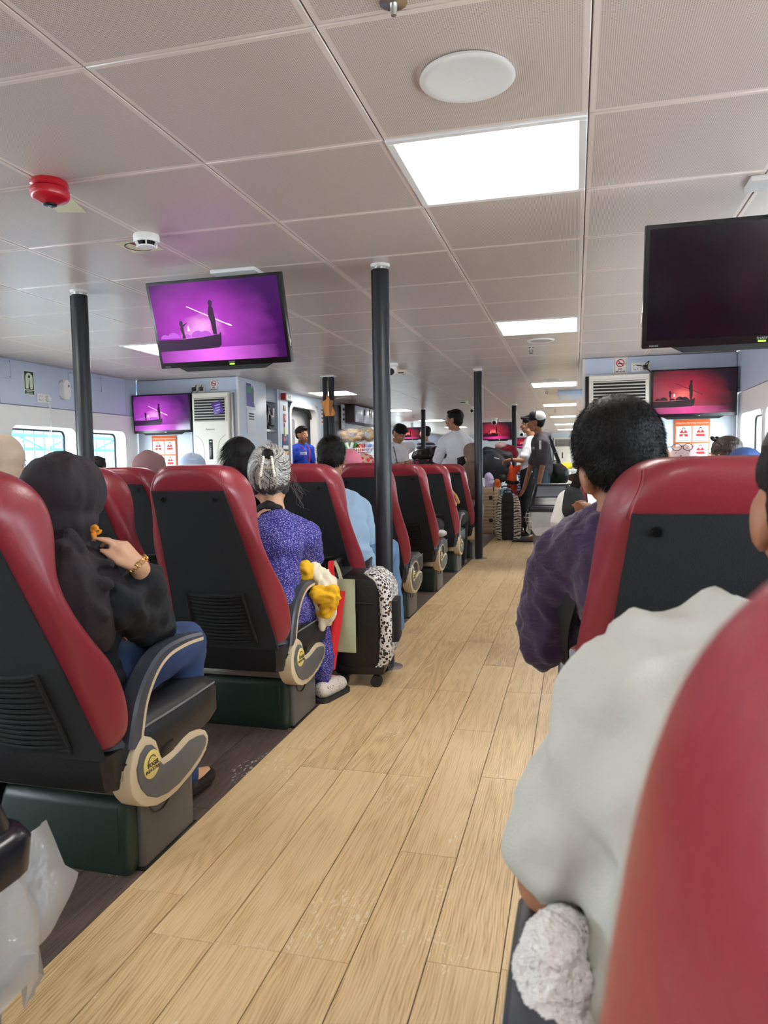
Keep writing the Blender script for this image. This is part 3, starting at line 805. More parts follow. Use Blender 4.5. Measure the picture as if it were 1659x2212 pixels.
def strands(points, dirs, length, width, name, mat, parent, bend=(0,0,-.3), segs=2, jitter=.3):
    """thin tapered hair ribbons joined into one mesh"""
    V, F = [], []; bend = Vector(bend)
    for p, d in zip(points, dirs):
        L = length*(.6+.8*random.random()); d = (d+Vector((random.gauss(0,1), random.gauss(0,1), random.gauss(0,1)))*jitter).normalized()
        sd = d.orthogonal().normalized(); sd = Matrix.Rotation(random.random()*6.28, 3, d) @ sd
        i0 = len(V); q = p.copy()
        for k in range(segs+1):
            w = width*(1-k/(segs+.001)*.8)
            V += [q+sd*w/2, q-sd*w/2]
            d = (d+bend*(1/segs)).normalized(); q = q+d*L/segs
        for k in range(segs): F.append((i0+2*k, i0+2*k+1, i0+2*k+3, i0+2*k+2))
    me = bpy.data.meshes.new(name); me.from_pydata([tuple(v) for v in V], [], F)
    o = mesh_obj(name, me, mat, parent); o['kind'] = 'stuff'; return o
def sample_surface(o, n, keep=None):
    """points and normals over a mesh object, world space"""
    me = o.data; off = rootloc(o) if o.parent else Vector()
    polys = me.polygons; area = np.zeros(len(polys)); polys.foreach_get('area', area)
    idx = np.random.RandomState(3).choice(len(polys), n, p=area/area.sum()); P, N = [], []
    for i in idx:
        f = polys[i]; vs_ = [me.vertices[k].co for k in f.vertices]
        a, b = random.random(), random.random()
        if a+b > 1: a, b = 1-a, 1-b
        p = vs_[0]+(vs_[1]-vs_[0])*a+(vs_[2]-vs_[0])*b+off
        if keep is None or keep(p): P.append(p); N.append(f.normal.copy())
    return P, N

# ------------------------------------------------------------------ whole figures
def frame_from(right, up):
    r = Vector(right).normalized(); u = Vector(up); u = (u-r*u.dot(r)).normalized(); f = u.cross(r)
    return Matrix(((r.x, f.x, u.x), (r.y, f.y, u.y), (r.z, f.z, u.z))).to_4x4()
def torso_shapes(J, s, g=0.0, hem=None):
    right = J['shr']-J['shl']; up = J['neck']-J['pelvis']; m = frame_from(right, up); bk = m.to_3x3() @ Vector((0,-1,0))
    ax = up.normalized(); n, p = J['neck'], J['pelvis']
    sw = right.length
    ch = p+(n-p)*.66; wa = p+(n-p)*.34
    fat = J.get('fat', 1.0)
    o = [ell(ch, ((sw*.42+g), (.098*s*fat+g), (.15*s+g)), m), ell(wa, ((sw*.36*fat+g), (.092*s*fat+g), (.14*s+g)), m), ell(p, ((.155*s*fat+g), (.105*s*fat+g), (.11*s+g)), m),
         cap(n-ax*.045*s, .058*s+g, J['shl'], .050*s+g), cap(n-ax*.045*s, .058*s+g, J['shr'], .050*s+g), cap(ch, .1*s+g, p, .1*s+g)]
    return o
def arm_shapes(J, sd, s, g=0.0, t=1.0, r=(.047,.039,.036,.027)):
    S, E_, Wr = J['sh'+sd], J['el'+sd], J['wr'+sd]
    if t <= .5:
        q = S+(E_-S)*(t*2); return [cap(S, r[0]*s+g, q, (r[0]+(r[1]-r[0])*t*2)*s+g)]
    q = E_+(Wr-E_)*((t-.5)*2)
    return [cap(S, r[0]*s+g, E_, r[1]*s+g), cap(E_, r[2]*s+g, q, (r[2]+(r[3]-r[2])*(t-.5)*2)*s+g)]
def leg_shapes(J, sd, s, g=0.0, r=(.082,.056,.052,.036)):
    return [cap(J['hip'+sd], r[0]*s+g, J['kn'+sd], r[1]*s+g), cap(J['kn'+sd], r[2]*s+g, J['an'+sd], r[3]*s+g)]
def person(label, J, skin, hs=1.0, s=1.0, yaw=0, pitch=0, roll=0, hair='short', hairmat=None, shirt=None, sleeve=.32, trousers=None, shoes=None,
           vox=.011, face=True, hands=None, folds=(.012, 9), group=None, ears=True, shirt_g=.016, cat='person', hairfold=(.004, 40), legs=True, extra_body=None, shirt_extra=None):
    """J: world joints. returns root with body, hair, shirt, trousers, shoes"""
    p = J['pelvis']; root = thing('person', label, cat, (p.x, p.y, 0), group)
    H = head_frame(J['head'], yaw, pitch, roll, hs); hands = hands or {}
    body = torso_shapes(J, s, 0)+head_shapes(H, hs, ears)+[cap(J['neck']-Vector((0,0,.03)), .056*s, H @ Vector((0,-.012,-.06)), .050*s)]
    for sd in 'lr':
        body += arm_shapes(J, sd, s)
        if legs:
            body += leg_shapes(J, sd, s); a = J['an'+sd]; t = J.get('toe'+sd, a+Vector((0,.15,-.05))); body.append(cap(a-Vector((0,0,.02)), .034*s, t, .026*s))
        hd = hands.get(sd)
        wr, el_ = J['wr'+sd], J['el'+sd]
        if hd is None: hd = dict(d=(wr-el_), n=Vector((1 if sd == 'l' else -1, 0, 0)) , curl=.45)
        body += hand(wr, hd['d'], hd['n'], (1 if sd == 'r' else -1)*hd.get('flip', 1), hd.get('curl', .45), s*.98, thumb=hd.get('thumb', .5), pinch=hd.get('pinch', False))
    if extra_body: body += extra_body
    b = blob('body', body, vox, skin, root, 2)
    if face: face_parts(H, hs, root)
    if hair:
        hm = blob_mesh(hair_shapes(H, hs, hair), .006, 1); fold(hm, hairfold[0], hairfold[1], 2)
        mesh_obj('hair', hm, hairmat or m_hairk, root)
    if shirt:
        sh = torso_shapes(J, s, shirt_g)
        for sd in 'lr': sh += arm_shapes(J, sd, s, shirt_g+.004, sleeve)
        if shirt_extra: sh += shirt_extra
        blob('shirt', sh, max(.009, vox), shirt, root, 3, folds+(random.random()*9,))
    if trousers and legs:
        tr = [ell(p-Vector((0,0,.02)), (.165*s,.118*s,.10*s), frame_from(J['shr']-J['shl'], (0,0,1)))]
        for sd in 'lr': tr += leg_shapes(J, sd, s, .016)
        blob('trousers', tr, .014, trousers, root, 3, (.010, 10, random.random()*9))
    if shoes and legs:
        for sd in 'lr':
            a = J['an'+sd]; t = J.get('toe'+sd, a+Vector((0,.15,-.05))); z = min(a.z, .075)
            o_ = [cap((a.x, a.y, .045), .040*s, (t.x, t.y, .034), .034*s), cap((a.x, a.y, a.z), .040*s, (a.x, a.y, .045), .042*s)]
            me = blob_mesh(o_, .010, 2)
            for v in me.vertices: v.co.z = max(v.co.z, 0.0)
            mesh_obj('shoe', me, shoes, root)
    return root
def standing(x, y, face=0, h=1.70, lean=0.0):
    """joints for a standing figure facing angle face (0 = +Y, degrees CCW)"""
    s = h/1.70; c, sn = math.cos(R(face)), math.sin(R(face))
    def P(lx, ly, z): return Vector((x+lx*c-ly*sn, y+lx*sn+ly*c, z*s))
    J = dict(head=P(0,.015+lean,1.585), neck=P(0,-.01+lean,1.44), pelvis=P(0,0,.93), shl=P(-.175,-.01+lean*.9,1.37), shr=P(.175,-.01+lean*.9,1.37),
             ell=P(-.225,-.03,1.09), elr=P(.225,-.03,1.09), wrl=P(-.235,.03,.85), wrr=P(.235,.03,.85), hipl=P(-.085,0,.90), hipr=P(.085,0,.90),
             knl=P(-.10,.02,.49), knr=P(.10,.02,.49), anl=P(-.105,-.01,.085), anr=P(.105,-.01,.085), toel=P(-.12,.14,.035), toer=P(.12,.14,.035), P=P)
    return J
def seated(x, y, head=None, face=0, s=.93, lean=0.0, seatz=.40, sw=.33):
    """joints for a seated figure; (x,y) is the point under the pelvis"""
    c, sn = math.cos(R(face)), math.sin(R(face))
    def P(lx, ly, z): return Vector((x+lx*c-ly*sn, y+lx*sn+ly*c, z))
    z0 = seatz+.10*s
    J = dict(pelvis=P(0,0,z0), neck=P(0,-.06+lean,z0+.44*s), head=P(0,-.02+lean,z0+.585*s), shl=P(-sw/2,-.05+lean,z0+.385*s), shr=P(sw/2,-.05+lean,z0+.385*s),
             ell=P(-sw/2-.05,.03+lean,z0+.14*s), elr=P(sw/2+.05,.03+lean,z0+.14*s), wrl=P(-.11,.22+lean*.5,z0+.10*s), wrr=P(.11,.22+lean*.5,z0+.10*s),
             hipl=P(-.085,.03,z0-.01), hipr=P(.085,.03,z0-.01), knl=P(-.11,.42*s,z0+.015), knr=P(.11,.42*s,z0+.015), anl=P(-.10,.40*s,.09), anr=P(.10,.40*s,.09),
             toel=P(-.11,.54*s,.04), toer=P(.11,.54*s,.04), P=P)
    if head is not None:
        h = Vector(head); d = h-J['head']; J['head'] = h
        J['neck'] += d*.85; J['neck'].z = h.z-.145*s
        for k in ('shl', 'shr'): J[k] += d*.8; J[k].z = J['neck'].z-.055*s
        for k in ('ell', 'elr'): J[k] += d*.45
        for k in ('wrl', 'wrr'): J[k] += d*.2
    return J
m_skin1 = M('skin_tan', (176,124,92), .5, bump=(200,.03)); m_skin2 = M('skin_brown', (162,110,81), .5, bump=(200,.03)); m_skin3 = M('skin_light', (204,156,124), .5, bump=(200,.03))
# ================================================================== people
def cloth(name, rgb, rough=.85, bump=(300,.25), **k): return M(name, rgb, rough, bump=bump, **k)
def dotted(name, base, dot, scale, thr, rough=.8):
    m, nt, bs = nodes(name, rgb=base, rough=rough)
    tc = nn(nt, 'ShaderNodeTexCoord'); v = nn(nt, 'ShaderNodeTexVoronoi', {'Vector': tc.outputs['Object'], 'Scale': scale})
    f = math_(nt, 'LESS_THAN', v.outputs['Distance'], thr)
    c = nn(nt, 'ShaderNodeMix', {0: f, 6: lin(base), 7: lin(dot)}, data_type='RGBA'); nt.links.new(c.outputs[2], bs.inputs['Base Color'])
    return m
def striped(name, a, b, axis, freq, duty=.8, axis2=None):
    m, nt, bs = nodes(name, rgb=a, rough=.8)
    tc = nn(nt, 'ShaderNodeTexCoord'); sp = nn(nt, 'ShaderNodeSeparateXYZ', {0: tc.outputs['Object']})
    f = math_(nt, 'GREATER_THAN', math_(nt, 'FRACT', math_(nt, 'MULTIPLY', sp.outputs[axis], freq)), duty)
    if axis2 is not None: f = math_(nt, 'MAXIMUM', f, math_(nt, 'GREATER_THAN', math_(nt, 'FRACT', math_(nt, 'MULTIPLY', sp.outputs[axis2], freq)), duty))
    c = nn(nt, 'ShaderNodeMix', {0: f, 6: lin(a), 7: lin(b)}, data_type='RGBA'); nt.links.new(c.outputs[2], bs.inputs['Base Color'])
    return m
m_denim = cloth('denim_blue', (36,54,94), bump=(500,.3), var=(9,(50,72,114)))
m_denim2 = cloth('denim_light', (104,138,176), bump=(500,.3))
m_blackcl = cloth('black_cloth', (18,18,21)); m_trou = cloth('black_trousers', (20,20,24))
m_shoek = M('black_shoe', (14,14,16), .35); m_shoeb = M('tan_shoe', (150,112,84), .6)
def hijab(root, H, hs, J, mat, drape=(), front=True, vox=.010, folds=(.010, 11, 3), open_=-.022):
    P = lambda x, y, z: H @ Vector((x, y, z)); m3 = H.to_3x3().normalized().to_4x4()
    sh = [ell(P(0,open_-.008,.040), (.098*hs,.112*hs,.100*hs), m3), ell(P(0,open_-.012,-.045), (.088*hs,.092*hs,.085*hs), m3),
          cap(P(0,-.01,-.10), .078*hs, J['neck']-Vector((0,0,.03)), .098),
          cap(J['neck']-Vector((0,0,.02)), .085, J['shr']+(J['neck']-J['shr'])*.25-Vector((0,0,.01)), .068), cap(J['neck']-Vector((0,0,.02)), .085, J['shl']+(J['neck']-J['shl'])*.25-Vector((0,0,.01)), .068)]
    sh += list(drape)
    return blob('hijab', sh, vox, mat, root, 3, folds)

def smoothline3(p): return [tuple(v) for v in smoothline(p, 4)]
# --- woman in the dark hijab, nearest aisle seat on the left, raising a snack to her mouth
m_hij = cloth('plum_black_jersey', (37,28,34), bump=(260,.2)); m_swt = cloth('navy_black_sweater', (17,21,28))
J = seated(-1.27, 1.60, head=W(136,1092,1.55), s=.90, lean=0)
J['shr'] = W(258,1300,1.54); J['elr'] = W(332,1352,1.76); J['wrr'] = W(303,1226,1.58); J['shl'] = W(60,1310,1.62)
tip = W(224,1134,1.53)
hj = person('woman in a dark plum hijab and navy sweater raising an orange snack to her mouth', J, m_skin3, hs=.93, s=.88, yaw=-6, pitch=6, ears=False, hair=None, shirt=m_swt, sleeve=.90, trousers=m_denim, shoes=m_shoek,
       vox=.0065, hands=dict(r=dict(d=tip-J['wrr'], n=(-.72,-.1,-.65), curl=[.30,.48,.75,.88], pinch=True), l=dict(d=(1,.3,0), n=(0,0,-1))), folds=(.017,15), shirt_g=.02)
Hh = head_frame(J['head'], -6, 6, 0, .93)
hijab(hj, Hh, .97, J, m_hij, drape=[cap(W(185,1235,1.50), .062, W(205,1330,1.47), .045), cap(W(205,1330,1.47), .045, W(222,1385,1.47), .026), cap(W(150,1250,1.44), .07, W(190,1350,1.44), .05),
      cap(W(215,1215,1.55), .045, W(226,1300,1.53), .03), cap(W(120,1230,1.50), .08, W(150,1330,1.50), .07)]+[s_ for a_, r_ in (([(150,1150,1.46),(185,1200,1.465),(238,1218,1.49)], .013), ([(140,1175,1.44),(180,1240,1.435),(236,1262,1.465)], .014), ([(150,1190,1.42),(180,1290,1.415),(226,1330,1.435)], .013), ([(120,1180,1.42),(150,1290,1.40),(205,1375,1.43)], .014)) for s_ in chain(*[(W(*q), r_) for q in smoothline3(a_)])], vox=.007, folds=(.010, 19, 3, (1,1,.22)), open_=.008)
# bracelet, cuff
br = MB(); ax = (tip-J['wrr']).normalized(); a0 = ax.orthogonal().normalized(); b0 = ax.cross(a0)
for i in range(16):
    t_ = 2*math.pi*i/16; c_ = J['wrr']+ax*.012+(a0*math.cos(t_)+b0*math.sin(t_))*.0285; tn = (-a0*math.sin(t_)+b0*math.cos(t_)); rd = (a0*math.cos(t_)+b0*math.sin(t_))
    br.tube([c_+tn*.0055*math.cos(q)+ax*.0065*math.sin(q)+rd*.0 for q in [2*math.pi*k/10 for k in range(11)]], .0013, 5)
t_ = tag(obj('bracelet', br, M('gold', (212,168,92), .25, metal=1), loc=J['wrr']), 'gold link bracelet on the wrist of the woman in the dark hijab', 'bracelet')
sn = MB(); c_ = W(202,1146,1.515)
sn.tube(smoothline([c_+Vector((.010*math.cos(q)*(1-.05*k), .002*k, .010*math.sin(q)*(1-.05*k))) for k, q in enumerate([i*.8 for i in range(9)])], 3), .0058, 7)
sn.tube([c_+Vector((-.004,.004,-.006)), c_+Vector((-.002,.006,-.018)), c_+Vector((.003,.006,-.026))], [.006,.006,.004], 7)
tag(obj('snack', sn, M('orange_puff', (236,150,40), .7, bump=(300,.5)), loc=c_), 'curled orange snack between the fingers of the woman in the dark hijab', 'snack')

# --- grey-haired woman leaning into the aisle
m_dress = dotted('dotted_violet_crepe', (46,44,128), (188,180,226), 210, .30)
J = seated(-1.20, 2.68, head=W(583,1030,2.78), s=.90)
J['neck'] = W(594,1108,2.78); J['shr'] = W(642,1150,2.80); J['shl'] = W(548,1168,2.95); J['elr'] = W(672,1222,2.95); J['wrr'] = W(640,1262,3.10); J['knr'] = Vector((-1.12,3.08,.40)); J['anr'] = Vector((-1.10,3.02,.10)); J['toer'] = Vector((-1.05,3.13,.04)); J['fat'] = 1.08
J['pelvis'] = Vector((-1.20,2.70,.47)); J['hipr'] = Vector((-1.14,2.78,.45)); J['hipl'] = Vector((-1.28,2.74,.45))
skirt = [cap(J['pelvis'], .145, Vector((-1.16,2.92,.42)), .12), cap(Vector((-1.16,2.92,.42)), .12, J['knr'], .09), cap(J['knr'], .085, W(696,1465,3.0), .045), cap(Vector((-1.15,2.98,.36)), .09, W(690,1440,2.98), .055), cap(W(690,1370,2.98), .055, W(697,1425,2.98), .045), ell(W(655,1160,2.82), (.075,.085,.07)), cap(W(655,1165,2.82), .075, W(670,1200,2.88), .062)]
gw = person('grey-haired woman in a violet dotted dress leaning out of the second aisle seat', J, m_skin3, hs=.97, s=.90, yaw=20, pitch=14, roll=0, hair='bun', hairmat=M('grey_hair_base', (58,56,56), .5, bump=(220,.6,(1,1,.3))), shirt=m_dress, sleeve=.30, trousers=None, shoes=None,
       folds=(.012,14), shirt_g=.018, shirt_extra=skirt, hairfold=(.004,30))
Hg = head_frame(J['head'], 20, 14, 0, .97)
# loose grey and dark hair swept up to the clip
P = lambda x, y, z: Hg @ Vector((x, y, z))
for mat_, n_, w_ in ((M('hair_silver', (196,194,190), .35), 1300, .0020), (M('hair_dark', (22,20,20), .4), 700, .0018), (M('hair_mid', (112,110,108), .35), 500, .0016)):
    V, F = [], []
    for i in range(n_):
        th = random.uniform(-math.pi, math.pi); el0 = random.uniform(.25, 1.35)   # start on a rim round the back of the head
        clip = Vector((0,-.128,.035)); st = Vector((math.sin(th)*math.sin(el0)*.090, -.022-math.cos(el0)*.1, .012+math.cos(th)*math.sin(el0)*.110))
        tw = random.gauss(0,.012); i0 = len(V); seg = 7
        for k in range(seg+1):
            u_ = k/seg; q = st.lerp(clip+Vector((tw,0,random.gauss(0,.002)+tw*.3)), u_); q += Vector((math.cos(th), 0, -math.sin(th)))*.022*math.sin(u_*3.1)
            d_ = q-Vector((0,-.022,.022)); e_ = (d_.x/.0935)**2+(d_.y/.112)**2+(d_.z/.117)**2
            q = Vector((0,-.022,.022))+d_/math.sqrt(e_)*(1.0+.035*u_+abs(tw)*.8)
            sd = Vector((math.cos(th),0,-math.sin(th)))*w_*.5; V += [P(*(q+sd)), P(*(q-sd))]
        for k in range(seg): F.append((i0+2*k, i0+2*k+1, i0+2*k+3, i0+2*k+2))
    me = bpy.data.meshes.new('hair_strands'); me.from_pydata([tuple(v) for v in V], [], F); mesh_obj('hair_strands', me, mat_, gw)['kind'] = 'stuff'
# a few flyaway hairs on the right
fl_ = MB()
for i in range(14):
    a_ = P(.085,-.03+random.gauss(0,.02),-.02+random.gauss(0,.03)); fl_.tube(smoothline([a_, a_+Vector((.012+random.random()*.02,0,-.03)), a_+Vector((.01+random.random()*.04,.01,-.075)), a_+Vector((.03+random.random()*.05,.01,-.10))], 4), .0004, 4)
obj('flyaway_hair', fl_, M('hair_mid'), gw)['kind'] = 'stuff'
obj('hair_knot', MB().ell(P(0,-.128,.062), (.026,.016,.026)), m_hairk, gw)
# claw clip with pearl beads
cl = thing('hair_claw', 'clear and pearl claw clip in the grey hair of the woman leaning out', 'hair clip', P(0,-.14,.02))
m_pearl = M('pearl', (226,220,206), .25); m_clear = M('clear_tan_plastic', (196,186,164), .15, alpha=.55)
for sg in (-1, 1):
    for k in range(9): obj('bead', MB().ell(P(sg*(.016+.0015*k), -.140-.0008*k, .050-.0098*k), .0056, n=10, m=8), m_pearl, cl)
    for k in range(4): obj('claw_tooth', MB().tube(smoothline([P(sg*.014,-.138,.02-.018*k), P(sg*.030,-.140,.008-.018*k), P(sg*.034,-.128,-.012-.018*k), P(sg*.028,-.118,-.024-.018*k)], 4), [.003]*12+[.0016], 6), m_clear, cl)
obj('hinge', MB().cyl(P(-.018,-.142,.004), P(.018,-.142,.004), .006), m_clear, cl)
blob('collar', chain((W(560,1100,2.76), .018), (W(580,1092,2.72), .022), (W(604,1098,2.74), .016)), .008, m_blackcl, gw, folds=(.004, 30, 2))
obj('bag_strap', MB().band(smoothline([W(548,1150,2.66), W(558,1112,2.70), W(580,1100,2.71), W(604,1098,2.78)], 4), (0,-.7,.7), .014, .003), M('tan_leather', (196,150,120), .6), gw)
me = blob_mesh(chain((Vector((-1.075,2.97,.05)), .040), (Vector((-1.04,3.10,.042)), .036)), .008, 2)
shp = dotted('speckled_shoe', (214,204,192), (70,60,56), 90, .22)
mesh_obj('shoe', me, shp, gw); obj('shoe_sole', MB().prism(rrect(.085,.235,.04,5), (-1.055,3.035,.0), (.92,-.39*.6,0), (.25,.97,0), .018), M('shoe_sole', (40,38,38), .7), gw)
# jacket on her lap
m_cream = cloth('cream_canvas', (226,216,190)); m_yel = cloth('yellow_canvas', (236,182,30))
jk = thing('jacket', 'cream and yellow jacket bundled on the lap of the grey-haired woman', 'jacket', (-1.02,3.0,.3))
blob('cream_part', [cap(W(672,1238,2.84), .050, W(706,1262,2.88), .045), cap(W(696,1262,2.86), .055, W(700,1325,2.88), .05), cap(W(702,1315,2.88), .05, W(690,1352,2.86), .022)], .006, m_cream, jk, 1, (.022,22,4,(1,1,.35)))
blob('yellow_part', [cap(W(684,1282,2.80), .03, W(712,1290,2.83), .045), cap(W(712,1285,2.83), .045, W(704,1322,2.83), .032)], .006, m_yel, jk, 1, (.018,30,6,(.4,1,1)))
blob('yellow_sleeve', [cap(W(660,1228,2.78), .035, W(655,1258,2.80), .035)], .006, m_yel, jk, 2, (.010,26,1))

# --- man in the light blue shirt
m_lb = cloth('light_blue_pique', (168,196,222))
J = seated(-1.17, 3.74, head=W(716,992,3.86), s=.95)
J['shr'] = W(775,1098,3.86); J['elr'] = W(798,1190,3.98); J['wrr'] = W(765,1215,4.15); J['knr'] = W(838,1186,4.15); J['neck'] = W(722,1062,3.83); J['anr'] = Vector((-1.02,4.1,.09))
mb_ = person('man in a light blue shirt and jeans sitting behind the near black pole', J, m_skin2, hs=.96, s=.95, yaw=12, pitch=18, hair='short', shirt=m_lb, sleeve=.36, trousers=m_denim2, shoes=m_shoek, folds=(.010,10), shirt_g=.02)
hb = [c for c in mb_.children if c.name.startswith('hair')][0]
Hm = head_frame(J['head'], 12, 18, 0, .96); Hi = Hm.inverted()
P_, N_ = sample_surface(hb, 2600); strands(P_, [n*.7+Vector((0,-.2,-.5)) for n in N_], .014, .0012, 'hair_strands', m_hairb, mb_)
obj('sleeve_trim', MB().tube([W(772,1180,3.90), W(784,1186,3.88), W(800,1176,3.92), W(805,1166,3.97)], .004, 6), M('navy_trim', (50,56,84), .8), mb_)

# --- man in the purple shirt in the right-hand seat ahead
m_pur = M('purple_crinkle', (50,24,66), .75, bump=(60,.5,(.35,1,1.6)), var=(8,(42,19,56)), sheen=.2)
J = seated(.20, 1.50, head=W(1347,1008,1.43), s=.98, sw=.38)
J['neck'] = W(1335,1105,1.44); J['shl'] = W(1222,1215,1.52); J['shr'] = W(1490,1170,1.45); J['ell'] = W(1176,1382,1.62); J['wrl'] = W(1268,1160,1.86); J['elr'] = W(1500,1380,1.6); J['wrr'] = W(1330,1160,1.85)
mp = person('man in a purple shirt with short black hair looking at his phone', J, m_skin2, hs=.98, s=1.0, yaw=4, pitch=18, roll=-15, hair=None, shirt=m_pur, sleeve=.40, trousers=m_trou, shoes=m_shoek, vox=.009,
       hands=dict(l=dict(d=(.5,.3,.6), n=(.5,.6,-.2), curl=.8)), folds=(.013,19), shirt_g=.024, shirt_extra=[cap(W(1200,1235,1.52), .055, W(1172,1400,1.60), .05)])
Hp = head_frame(J['head'], 4, 18, -15, .98)
hm = blob_mesh(hair_shapes(Hp, .98, 'buzz')+[ell(Hp @ Vector((0,-.018,.046)), (.083,.100,.086), Hp.to_3x3().normalized().to_4x4())], .006, 2)
hb = mesh_obj('hair', hm, m_hairk, mp)
Hi = Hp.inverted()
P_, N_ = sample_surface(hb, 16000, keep=lambda p: (Hi @ p).y < .07)
strands(P_, [n*.6+Vector((0,-.3,-.6)) for n in N_], .008, .0007, 'hair_strands', m_hairk, mp, jitter=.2)
obj('bag_strap', MB().band(smoothline([W(1252,1225,1.42), W(1228,1290,1.46), W(1212,1360,1.52), W(1214,1430,1.60)], 4), (-.5,-.8,.2), .045, .004), m_strap, mp)
ph = thing('phone', 'phone held up by the man in the purple shirt', 'phone', W(1296,1085,1.90))
c_ = W(1298,1082,1.90); rot_ = Euler((R(-25),0,R(12)))
obj('phone_body', MB().box(c_, (.072,.008,.150), .003, rot_), m_black, ph); obj('screen', MB().box(c_+rot_.to_matrix() @ Vector((0,-.0046,0)), (.066,.001,.142), 0, rot_), M('phone_screen', (214,226,240), .2, emit=((214,226,240), .5)), ph)

# --- man in grey, nearest seat on the right, leaning into the aisle
m_gr = cloth('light_grey_jersey', (186,186,178), bump=(420,.2))
J = seated(.24, .66, head=W(1812,1112,.84), s=1.0, sw=.40)
J['neck'] = W(1690,1395,.82); J['shl'] = W(1368,1520,.75); J['shr'] = Vector((.46,.90,.84)); J['ell'] = W(1192,1900,.75); J['wrl'] = W(1300,2035,.92); J['pelvis'] = Vector((.185,.60,.50)); J['hipl'] = Vector((.10,.64,.48)); J['hipr'] = Vector((.27,.64,.48))
person('man in a light grey t-shirt leaning over the aisle armrest at lower right', J, m_skin2, hs=1.0, s=1.0, yaw=2, pitch=8, hair='buzz', shirt=m_gr, sleeve=.40, trousers=m_trou, shoes=m_shoek, vox=.009, folds=(.017,12), shirt_g=.018,
       shirt_extra=[cap(W(1360,1530,.74), .060, W(1205,1830,.75), .054), cap(W(1390,1640,.74), .05, W(1320,2150,.66), .032), cap(W(1330,1368,.80), .016, W(1350,1420,.78), .03), cap(W(1480,1375,.80), .03, W(1560,1345,.82), .03), cap(W(1560,1400,.8), .06, W(1420,1440,.78), .06)])
m_tow = M('white_terry', (236,234,232), .95, bump=(240,.8), sheen=.3)
tw = thing('towel', 'white fluffy towel on the near right-hand armrest beside the man in grey', 'towel', (-.02,.66,.45))
me = blob_mesh([ell(W(1195,2120,.66), (.036,.05,.060)), ell(W(1220,2060,.70), (.030,.05,.045)), cap(W(1228,1985,.74), .016, W(1236,2060,.70), .026), ell(W(1190,2220,.64), (.042,.05,.05))], .0035, 1); fold(me, .006, 28, 2); fold(me, .0042, 210, 4)
tb = mesh_obj('towel_body', me, m_tow, tw)


# --- heads showing above the left block
m_beige = cloth('beige_headscarf', (206,184,160)); m_mauve = cloth('mauve_headscarf', (150,112,112)); m_pale = cloth('pale_blue_headscarf', (186,204,228))
def scarf_person(label, x, y, headpx, Y, mat, hs=.95, yaw=0, shirt=None, s=.9, pitch=4, group=None):
    J = seated(x, y, head=W(*headpx, Y), s=s)
    p_ = person(label, J, m_skin3, hs=hs, s=s, yaw=yaw, pitch=pitch, hair=None, shirt=shirt or m_blackcl, sleeve=.9, trousers=m_trou, shoes=m_shoek, vox=.014, face=True, ears=False, legs=True)
    hijab(p_, head_frame(J['head'], yaw, pitch, 0, hs), hs, J, mat, vox=.010, folds=(.008, 12, 5, (1,1,.4))); return p_
scarf_person('woman in a beige headscarf beside the left windows', -2.25, 2.66, (14,1003), 2.76, m_beige)
scarf_person('woman in a mauve headscarf above the second-row seats', -2.25, 3.72, (327,1022), 3.80, m_mauve, yaw=10)
scarf_person('woman in a pale blue headscarf, only the crown showing above the seats', -2.25, 4.75, (420,1016), 4.85, m_pale, hs=.92)
J = seated(-1.70, 3.70, head=W(524,1000,3.45), s=.92)
pk = person('dark-haired person beyond the grey-haired woman, head tipped left', J, m_skin3, hs=1.0, s=.92, yaw=8, pitch=16, roll=-12, hair='long', hairmat=m_hairk, shirt=m_blackcl, sleeve=.5, trousers=m_trou, shoes=m_shoek, vox=.012)
hb = [c for c in pk.children if c.name.startswith('hair')][0]
P_, N_ = sample_surface(hb, 2500); strands(P_, [n*.25+Vector((-.5,-.2,-.8)) for n in N_], .05, .0018, 'hair_strands', m_hairk, pk, jitter=.12)
J = seated(-3.75, 5.8, head=W(212,1014,5.9), s=.9)
person('dark-haired passenger barely showing beside the left padded pole', J, m_skin1, hs=.95, s=.9, hair='short', shirt=m_blackcl, trousers=m_trou, shoes=m_shoek, vox=.014)
J = seated(-1.76, 5.78, head=W(758,1000,5.86), s=.88)
m_pink = cloth('pink_headscarf', (224,128,150)); m_flor = dotted('floral_headscarf', (206,170,140), (206,60,84), 22, .45); m_navy = cloth('navy_cloth', (34,46,82))
scarf_person('woman in a pink headscarf behind the light blue man', -1.76, 4.76, (757,1010), 4.86, m_pink, hs=.9)
scarf_person('person in a pink and cream flowered headscarf before the snack counter', -1.76, 6.84, (790,1012), 6.92, m_flor, hs=1.05)
J = seated(-1.27, 5.84, head=W(828,1022,5.9), s=.86)
nv = person('person in a navy cap beside the near black pole', J, m_skin1, hs=.9, s=.88, hair='short', shirt=m_navy, trousers=m_trou, shoes=m_shoek, vox=.014, face=True)
Hn = head_frame(J['head'], 0, 0, 0, .9); blob('cap', [ell(Hn @ Vector((0,-.01,.06)), (.084,.098,.075)), ell(Hn @ Vector((0,.10,.045)), (.06,.06,.012))], .007, m_navy, nv)
